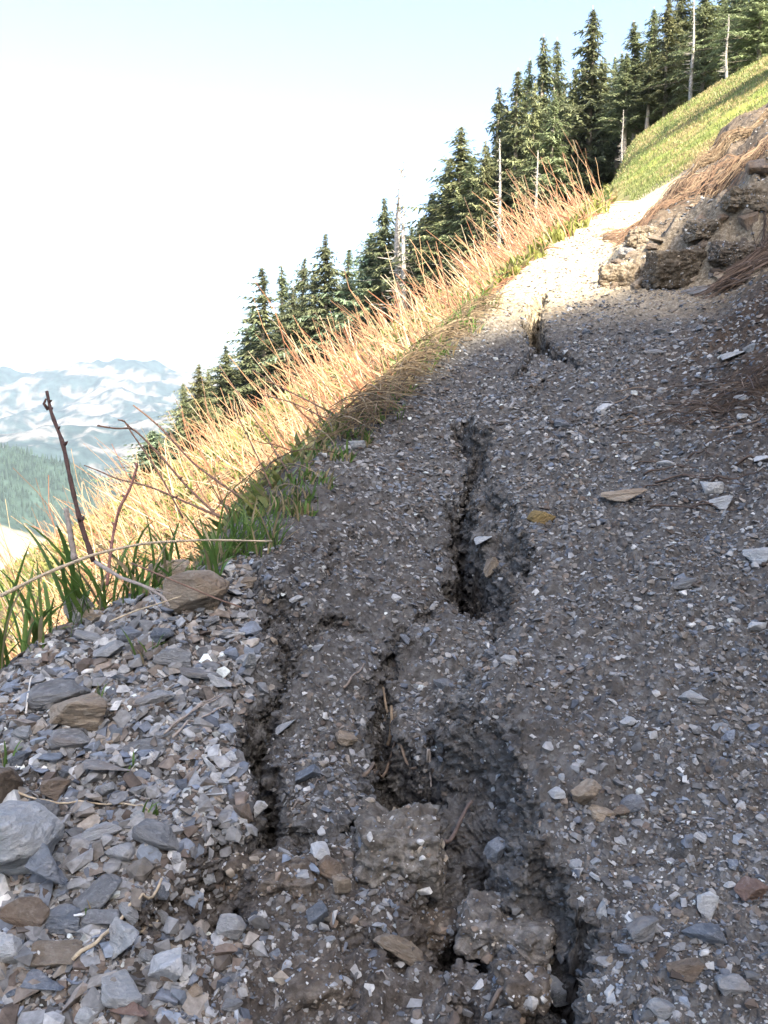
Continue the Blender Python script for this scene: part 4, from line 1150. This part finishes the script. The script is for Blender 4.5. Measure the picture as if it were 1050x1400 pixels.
# ------------------------------------------------------------------ foreground plants
def grass_tuft(px, py, w, h, n, label, seed, broad=.006, name='grass_tuft', tint=(.085, .165, .04), lean=0.0, group=None):
    r = random.Random(seed); p, _ = near_cast(px, py); s = np.linalg.norm(p)/FPX
    mb = MB()
    if 'fringe' not in label and 'leafy' not in label and 'leaf' not in label: n = int(n*1.7); broad *= .5; h *= .88
    for i in range(n):
        bx = r.uniform(-.5, .5)*w*s; by = r.uniform(-.4, .4)*w*s*.7
        bz = float(height(np.array([p[0]+bx]), np.array([p[1]+by]))[0])-p[2]
        ln = h*s*r.uniform(.45, 1.05); a = r.uniform(0, 6.28); tilt = abs(r.gauss(.25, .28)); k = r.uniform(.1, 1.3)
        m = 8; t = np.linspace(0, 1, m); ang = tilt+k*t**1.6
        dx = np.sin(ang)*math.cos(a)+lean; dy = np.sin(ang)*math.sin(a)*.8; dz = np.cos(ang)
        q = np.cumsum(np.stack([dx, dy, dz], -1)*ln/m, 0); q = np.concatenate([[[0, 0, -.01]], q])
        t = np.linspace(0, 1, m+1); wd = broad*r.uniform(.6, 1.2)*np.clip(np.sin(np.pi*(.18+.82*t))**.6, .03, 1)
        f = r.uniform(0, 3.14); side = np.array([math.cos(f), math.sin(f), 0]); nrm = np.array([-math.sin(f), math.cos(f), .2])
        c = np.array([bx, by, bz]); A = q+c-side*wd[:, None]+nrm*wd[:, None]*.35; B = q+c; D = q+c+side*wd[:, None]+nrm*wd[:, None]*.35
        V = np.stack([A, B, D], 1).reshape(-1, 3); F_ = []
        for j in range(m):
            o = j*3
            F_ += [[o, o+1, o+4], [o, o+4, o+3], [o+1, o+2, o+5], [o+1, o+5, o+4]]
        dry = r.random() < (.5 if 'fringe' in label else .16)
        col = np.array((.30, .24, .14) if dry else tint)*r.uniform(.7, 1.35)+np.array([.03, .02, 0])*r.random()
        mb.add(V, F_, col)
    o = link(name, mb.data(name, M_LEAF, True), label=label, cat='grass' if 'grass' in name else 'plant', group=group)
    o.location = p
    return o
TUFTS = [
 (12, 890, 40, 200, 11, 'broad leaved green tuft at the left edge', .008, -.05),
 (60, 850, 70, 150, 12, 'green tuft of upright blades beside the pale upright rock', .007, 0),
 (108, 800, 50, 190, 9, 'tall leaning blades at the foot of the dark forked twig', .008, -.22),
 (150, 815, 60, 140, 12, 'green blades right of the dark forked twig', .007, 0),
 (200, 905, 30, 60, 5, 'few short green blades on the left rubble top', .004, 0),
 (185, 770, 40, 130, 9, 'green tuft behind the arching dry cane', .007, .1),
 (232, 775, 50, 120, 12, 'green tuft behind the large rounded rock', .007, .0),
 (292, 800, 30, 160, 8, 'tall narrow blades right of the large rounded rock', .006, .02),
 (330, 760, 60, 100, 34, 'dense green tuft at the path edge', .005, .05),
 (358, 748, 50, 90, 30, 'dense short tuft at the end of the path edge grass', .004, .1),
 (385, 705, 50, 50, 22, 'low dark green grass beyond the dense tuft', .004, .1),
 (418, 702, 34, 30, 14, 'small spreading green plant on the path side', .006, .2),
 (520, 560, 60, 40, 30, 'grass at the path edge near the sunlit bend', .004, .2),
 (570, 500, 60, 50, 40, 'dense shaded grass hanging over the path edge', .005, .2),
 (610, 460, 60, 50, 40, 'green grass at the upper path edge', .006, .1),
 (640, 430, 40, 40, 24, 'small grass patch at the top of the shaded edge', .006, .1),
 (176, 1062, 14, 34, 4, 'tiny green sprout by the thin grey slab', .004, .1),
 (205, 1118, 22, 34, 5, 'tiny green sprout above the soil ledge', .003, .1),
 (132, 960, 12, 40, 3, 'single green sprout beside the reddish tan block', .003, .2),
 (8, 1055, 16, 50, 4, 'short green sprout at the left edge on the rubble', .004, .1),
 (120, 1262, 14, 30, 3, 'tiny sprout near the blue grey rock', .003, 0),
]
for k, (px, py) in enumerate([(400, 690), (428, 655), (452, 628), (478, 600), (498, 575), (535, 540), (560, 515), (590, 490), (625, 455), (655, 425), (300, 770), (268, 772), (215, 800)]):
    TUFTS.append((px, py, 60, 26, 70, 'shaded fringe of short grass along the left path edge', .0028, .1))
for i, (px, py, w, h, n, lab, br, ln) in enumerate(TUFTS):
    grass_tuft(px, py, w, h, n, lab, 300+i, br, lean=ln, group='grass fringe on the path edge' if 'fringe' in lab else None)
grass_tuft(664, 392, 8, 26, 4, 'lone broad leaf sprout at the sunlit path edge', 400, .018, 'seedling', (.14, .2, .04), .3)
r9 = random.Random(99)
for i in range(9):
    px = 700+i*15; py = np.interp(px, [700, 770, 830], [352, 312, 280])
    grass_tuft(px-8+r9.uniform(-6, 6), py+r9.uniform(-5, 5), 36, 20, 70, 'yellow green leafy plant along the sunlit left path edge', 420+i, .012, 'leafy_plant', (.22, .24, .07), 0, 'leafy plants along the sunlit path edge')

def px_curve(pts, dists):
    """world points on the given photo rays at the given forward distances"""
    d = ray([p[0] for p in pts], [p[1] for p in pts]); k = np.asarray(dists)/d[:, 1]; return d*k[:, None]
def twig(pts, dists, r0, r1, col, label, name='twig', buds=0, forks=(), seed=0, cat='twig'):
    r = random.Random(seed); P = px_curve(pts, dists); n = len(P)
    t = np.linspace(0, n-1, n*5); Q = np.stack([np.interp(t, range(n), P[:, k]) for k in range(3)], -1)
    for _ in range(2): Q[1:-1] = (Q[:-2]+Q[1:-1]*2+Q[2:])/4
    mb = MB(); w = np.linspace(r0, r1, len(Q))*np.array([r.uniform(.85, 1.18) for _ in Q])
    tube(mb, Q, w, 8, col)
    for b in range(buds):
        i = r.randrange(3, len(Q)-1); a = r.uniform(0, 6.28); d = np.array([math.cos(a), math.sin(a), .8])*w[i]
        tube(mb, [Q[i]-d*.2, Q[i]+d*1.3, Q[i]+d*2.3], [w[i]*.9, w[i]*.75, w[i]*.2], 5, np.array(col)*.8)
    for fp, fd, fr in forks:
        G = px_curve(fp, fd); tube(mb, G, np.linspace(fr, fr*.5, len(G)), 6, col)
    return link(name, mb.data(name, M_TWIG, True), label=label, cat=cat)
DK = (.085, .05, .045); BR = (.20, .12, .085); STRAW = (.46, .38, .27); GREY = (.30, .26, .23)
twig([(128, 768), (110, 715), (97, 660), (86, 605), (70, 565), (64, 535)], [1.36, 1.37, 1.38, 1.40, 1.41, 1.42], .0042, .0026, DK, 'thick dark forked twig rising from the rubble on the left', buds=9, forks=[([(66, 560), (60, 552), (63, 545)], [1.41, 1.41, 1.41], .003)], seed=1)
twig([(102, 765), (96, 730), (90, 695)], [1.42, 1.43, 1.44], .005, .004, GREY, 'short grey stub behind the thick dark twig', seed=2)
twig([(300, 708), (255, 665), (215, 618), (182, 585), (158, 586), (133, 582)], [1.75, 1.78, 1.8, 1.82, 1.84, 1.85], .0026, .0016, BR, 'bare forked stem with its tip nearest the dark forked twig', buds=5, forks=[([(182, 588), (172, 578), (161, 573)], [1.82, 1.82, 1.82], .0015)], seed=3)
twig([(345, 690), (300, 660), (262, 632), (225, 590), (203, 570), (182, 554)], [1.9, 1.92, 1.95, 1.98, 2.0, 2.0], .0028, .0016, BR, 'longest bare stem arching up left across the sunlit stalks', buds=6, seed=4)
twig([(305, 708), (262, 690), (205, 665), (160, 655), (138, 645), (115, 636)], [1.7, 1.72, 1.74, 1.76, 1.78, 1.8], .0024, .0013, BR, 'lowest bare stem bending left above the green blades', buds=5, seed=5)
twig([(250, 708), (225, 660), (200, 620), (180, 592), (170, 575), (161, 574)], [1.75, 1.77, 1.79, 1.8, 1.8, 1.8], .002, .0012, BR, 'thin bare stem crossing the forked one', buds=3, seed=6)
twig([(146, 800), (150, 765), (155, 728), (163, 695), (178, 668), (187, 640), (187, 633)], [1.44, 1.46, 1.5, 1.5, 1.51, 1.52, 1.52], .003, .0022, (.24, .12, .10), 'short crooked reddish stem between the green blades', buds=5, seed=7)
twig([(372, 668), (345, 610), (328, 575), (318, 555)], [1.95, 1.98, 2.0, 2.02], .0018, .001, BR, 'fine bare stem pointing straight up in front of the stalks', seed=8)
twig([(400, 655), (366, 600), (330, 545), (300, 500)], [2.1, 2.2, 2.25, 2.3], .002, .001, BR, 'fine long stem leaning toward the low conifers', seed=9)
twig([(480, 580), (430, 552), (380, 528), (345, 505)], [2.6, 2.65, 2.7, 2.75], .003, .0015, BR, 'bare stem over the stalks near the bend', buds=4, seed=10)
twig([(500, 590), (440, 570), (400, 550), (360, 540)], [2.6, 2.6, 2.65, 2.7], .0026, .0014, BR, 'second bare stem over the stalks near the bend', buds=3, seed=11)
twig([(0, 815), (60, 785), (130, 757), (200, 742), (280, 738), (372, 740)], [1.25, 1.28, 1.3, 1.33, 1.38, 1.45], .0028, .0014, STRAW, 'long dry cane arching over the left rubble', 'dry_cane', seed=12, cat='cane')
twig([(130, 768), (165, 790), (195, 800), (222, 815), (232, 830)], [1.28, 1.24, 1.22, 1.2, 1.19], .003, .0018, GREY, 'grey root lying down from the foot of the dark twig', 'root', forks=[([(195, 800), (212, 806), (235, 812)], [1.22, 1.21, 1.2], .0013), ([(205, 808), (214, 825), (222, 842)], [1.21, 1.19, 1.17], .0011)], seed=13, cat='root')
twig([(150, 850), (185, 835), (215, 826), (248, 815)], [1.17, 1.17, 1.17, 1.18], .0013, .0008, STRAW, 'short straw across the top of the left rubble', 'straw', seed=14, cat='straw')
twig([(180, 770), (240, 795), (300, 820), (330, 830)], [1.3, 1.25, 1.2, 1.18], .0014, .0009, BR, 'thin brown stem lying over the large rounded rock', seed=15)
def ground_twig(pts, r0, r1, col, label, name='twig', lift=.004, cat='twig', seed=0):
    P = cast([p[0] for p in pts], [p[1] for p in pts], height, 30)
    t = np.linspace(0, len(P)-1, len(P)*4); Q = np.stack([np.interp(t, range(len(P)), P[:, k]) for k in range(3)], -1)
    z = height(Q[:, 0], Q[:, 1])+lift; Q[:, 2] = np.maximum(Q[:, 2], z)
    for _ in range(3): Q[1:-1, 2] = np.maximum((Q[:-2, 2]+Q[1:-1, 2]*2+Q[2:, 2])/4, Q[1:-1, 2])
    mb = MB(); tube(mb, Q, np.linspace(r0, r1, len(Q)), 6, col)
    return link(name, mb.data(name, M_TWIG, True), label=label, cat=cat)
ground_twig([(0, 1092), (60, 1102), (130, 1105), (180, 1110), (205, 1118)], .0013, .0009, STRAW, 'thin dry twig lying across the left rubble', lift=.008)
ground_twig([(100, 1328), (130, 1305), (165, 1275), (190, 1250), (222, 1225)], .0022, .0016, STRAW, 'straw coloured stick lying over the lilac pointed rock', lift=.012)
ground_twig([(180, 1280), (200, 1272), (218, 1262)], .0016, .001, STRAW, 'short straw beside the straw coloured stick', 'straw', .006, 'straw')
ground_twig([(36, 985), (40, 955), (46, 932)], .0016, .001, (.55, .52, .47), 'white bleached stick at the left edge of the rubble', lift=.01)
for i, (a, b) in enumerate([((232, 1010), (308, 958)), ((240, 1003), (300, 962)), ((225, 1015), (285, 975)), ((236, 1020), (312, 975))]):
    ground_twig([a, ((a[0]+b[0])/2, (a[1]+b[1])/2-3), b], .0018, .001, GREY, ['lowest', 'upper', 'shortest', 'longest'][i]+' of the dead stems bundled left of the left crack', lift=.012)
ground_twig([(608, 1170), (628, 1145), (645, 1115)], .003, .0022, (.14, .11, .10), 'dark stick slanting down into the main crack', 'stick', .02, 'stick')
ground_twig([(498, 1072), (530, 1068), (570, 1060)], .0028, .002, (.17, .13, .10), 'brown root along the top of the large soil block', 'root', .012, 'root')
ground_twig([(584, 1070), (588, 1090), (592, 1112)], .002, .0014, (.36, .31, .27), 'pale splinter on the side of the large soil block', 'stick', .03, 'stick')
ground_twig([(530, 1050), (536, 1010), (524, 965)], .003, .002, (.20, .15, .10), 'brown root hanging in the deep hole', 'root', .03, 'root')
ground_twig([(400, 1110), (425, 1085), (445, 1062)], .0012, .0008, (.2, .17, .15), 'curved hair thin root on the crust left of the soil block', 'root', .003, 'root')
ground_twig([(470, 945), (485, 925), (498, 912)], .002, .0012, (.22, .18, .15), 'dead sprig on the crust above the deep hole', lift=.006)
ground_twig([(668, 1392), (705, 1380), (745, 1362)], .0025, .0015, (.15, .12, .10), 'dark twig at the very bottom beside the lowest crack', lift=.008)
ground_twig([(698, 562), (702, 552), (700, 545)], .006, .003, (.25, .24, .23), 'small grey bark curl lying on the path', lift=.006)
# roots and litter on the shaded right slope
rr = random.Random(55)
for i in range(60):
    px = rr.uniform(830, 1045); py = rr.uniform(500, 700) if i % 2 else rr.uniform(520, 600)+0
    a = rr.uniform(-.5, .3); ln = rr.uniform(30, 110)
    ground_twig([(px, py), (px+ln*.5*math.cos(a), py+ln*.5*math.sin(a)*.5-rr.uniform(0, 6)), (min(px+ln*math.cos(a), 1048), py+ln*math.sin(a)*.5)], rr.uniform(.0012, .0028), .0008,
                (.085, .062, .05) if i % 4 else (.17, .13, .10), 'dead root lying on the shaded right slope', 'root', .006, 'root').__setitem__('group', 'dead roots on the right slope')

# mats of dead stalks draped over the bank
def stalk_mat(p0, p1, width, n, label, cols, seed, ln=(.25, .7), down=(-.8, -.25), yaw=.5):
    r = random.Random(seed); mb = MB()
    A = cast([p0[0], p1[0]], [p0[1], p1[1]], None, 40)
    for i in range(n):
        u = r.random(); v = r.uniform(-width, width)
        x = A[0, 0]*(1-u)+A[1, 0]*u+v*.8; y = A[0, 1]*(1-u)+A[1, 1]*u+v*.5
        L0 = r.uniform(*ln); a = math.atan2(down[1], down[0])+r.gauss(0, yaw)
        t = np.linspace(-.5, .5, 6); X = x+L0*t*math.cos(a)+.03*L0*r.uniform(-1, 1)*np.sin(t*3+i); Y = y+L0*t*math.sin(a)
        Z = base(X, Y)+r.uniform(.01, .07)+(.012*np.sin((t+.5)*3.14)+r.uniform(-.04, .04)*t)
        tube(mb, np.stack([X, Y, Z], -1), r.uniform(.0012, .0032)*(.55 if yaw > .9 else .9), 3, np.array(r.choice(cols))*r.uniform(.4, .8))
    return link('stalk_mat', mb.data('stalk_mat', M_STALK), kind='stuff', label=label, cat='dead stalks')
stalk_mat((960, 225), (1046, 165), .20, 300, 'thin brown dead stalks lying over the crest of the bank', [(.30, .21, .13), (.20, .14, .09), (.38, .30, .20)], 11, (.1, .3), (-.8, -.25), .7)
stalk_mat((895, 296), (1045, 215), .22, 560, 'mat of brown dead stalks draped over the top of the bank', [(.30, .20, .13), (.22, .14, .095), (.40, .30, .20), (.16, .10, .07)], 5, (.15, .45))
stalk_mat((470, 605), (655, 428), .10, 700, 'brown matted dead grass along the shaded path edge', [(.26, .19, .12), (.18, .13, .08), (.34, .27, .17)], 9, (.06, .22), (-.5, -.8), 1.0)
stalk_mat((250, 775), (400, 700), .08, 260, 'brown matted dead grass between the green tufts', [(.26, .19, .12), (.18, .13, .08), (.34, .27, .17)], 10, (.05, .18), (-.5, -.8), 1.0)
stalk_mat((850, 325), (900, 300), .16, 260, 'small reddish mat of dead stalks running down to the path', [(.30, .19, .12), (.22, .14, .10)], 6, (.10, .22))
stalk_mat((1010, 395), (1048, 345), .12, 300, 'dark shaded mat of dead stalks on the bank by the right edge', [(.20, .15, .12), (.14, .10, .08), (.27, .2, .16)], 7, (.12, .35))
stalk_mat((960, 575), (1040, 545), .16, 70, 'tangle of dark dead roots on the right slope', [(.14, .10, .08), (.10, .07, .055), (.24, .18, .14)], 8, (.05, .16), (-.8, .3), 1.0)

# pale air over the valley
def haze():
    bm = bmesh.new(); bmesh.ops.create_cube(bm, size=1)
    me = bpy.data.meshes.new('haze'); bm.to_mesh(me); bm.free()
    m = bpy.data.materials.new('haze'); m.use_nodes = True; nt = m.node_tree
    nt.nodes.remove(nt.nodes['Principled BSDF'])
    v = nt.nodes.new('ShaderNodeVolumePrincipled'); v.inputs['Density'].default_value = 0.00005; v.inputs['Color'].default_value = (.62, .78, 1, 1)
    nt.links.new(v.outputs[0], nt.nodes['Material Output'].inputs['Volume']); me.materials.append(m)
    o = link('haze', me, kind='stuff', label='thin pale haze over the valley', cat='haze')
    zlo, zhi = -420, 620
    o.scale = (18400, 18400, zhi-zlo); o.location = (0, 0, (zlo+zhi)/2)
haze()
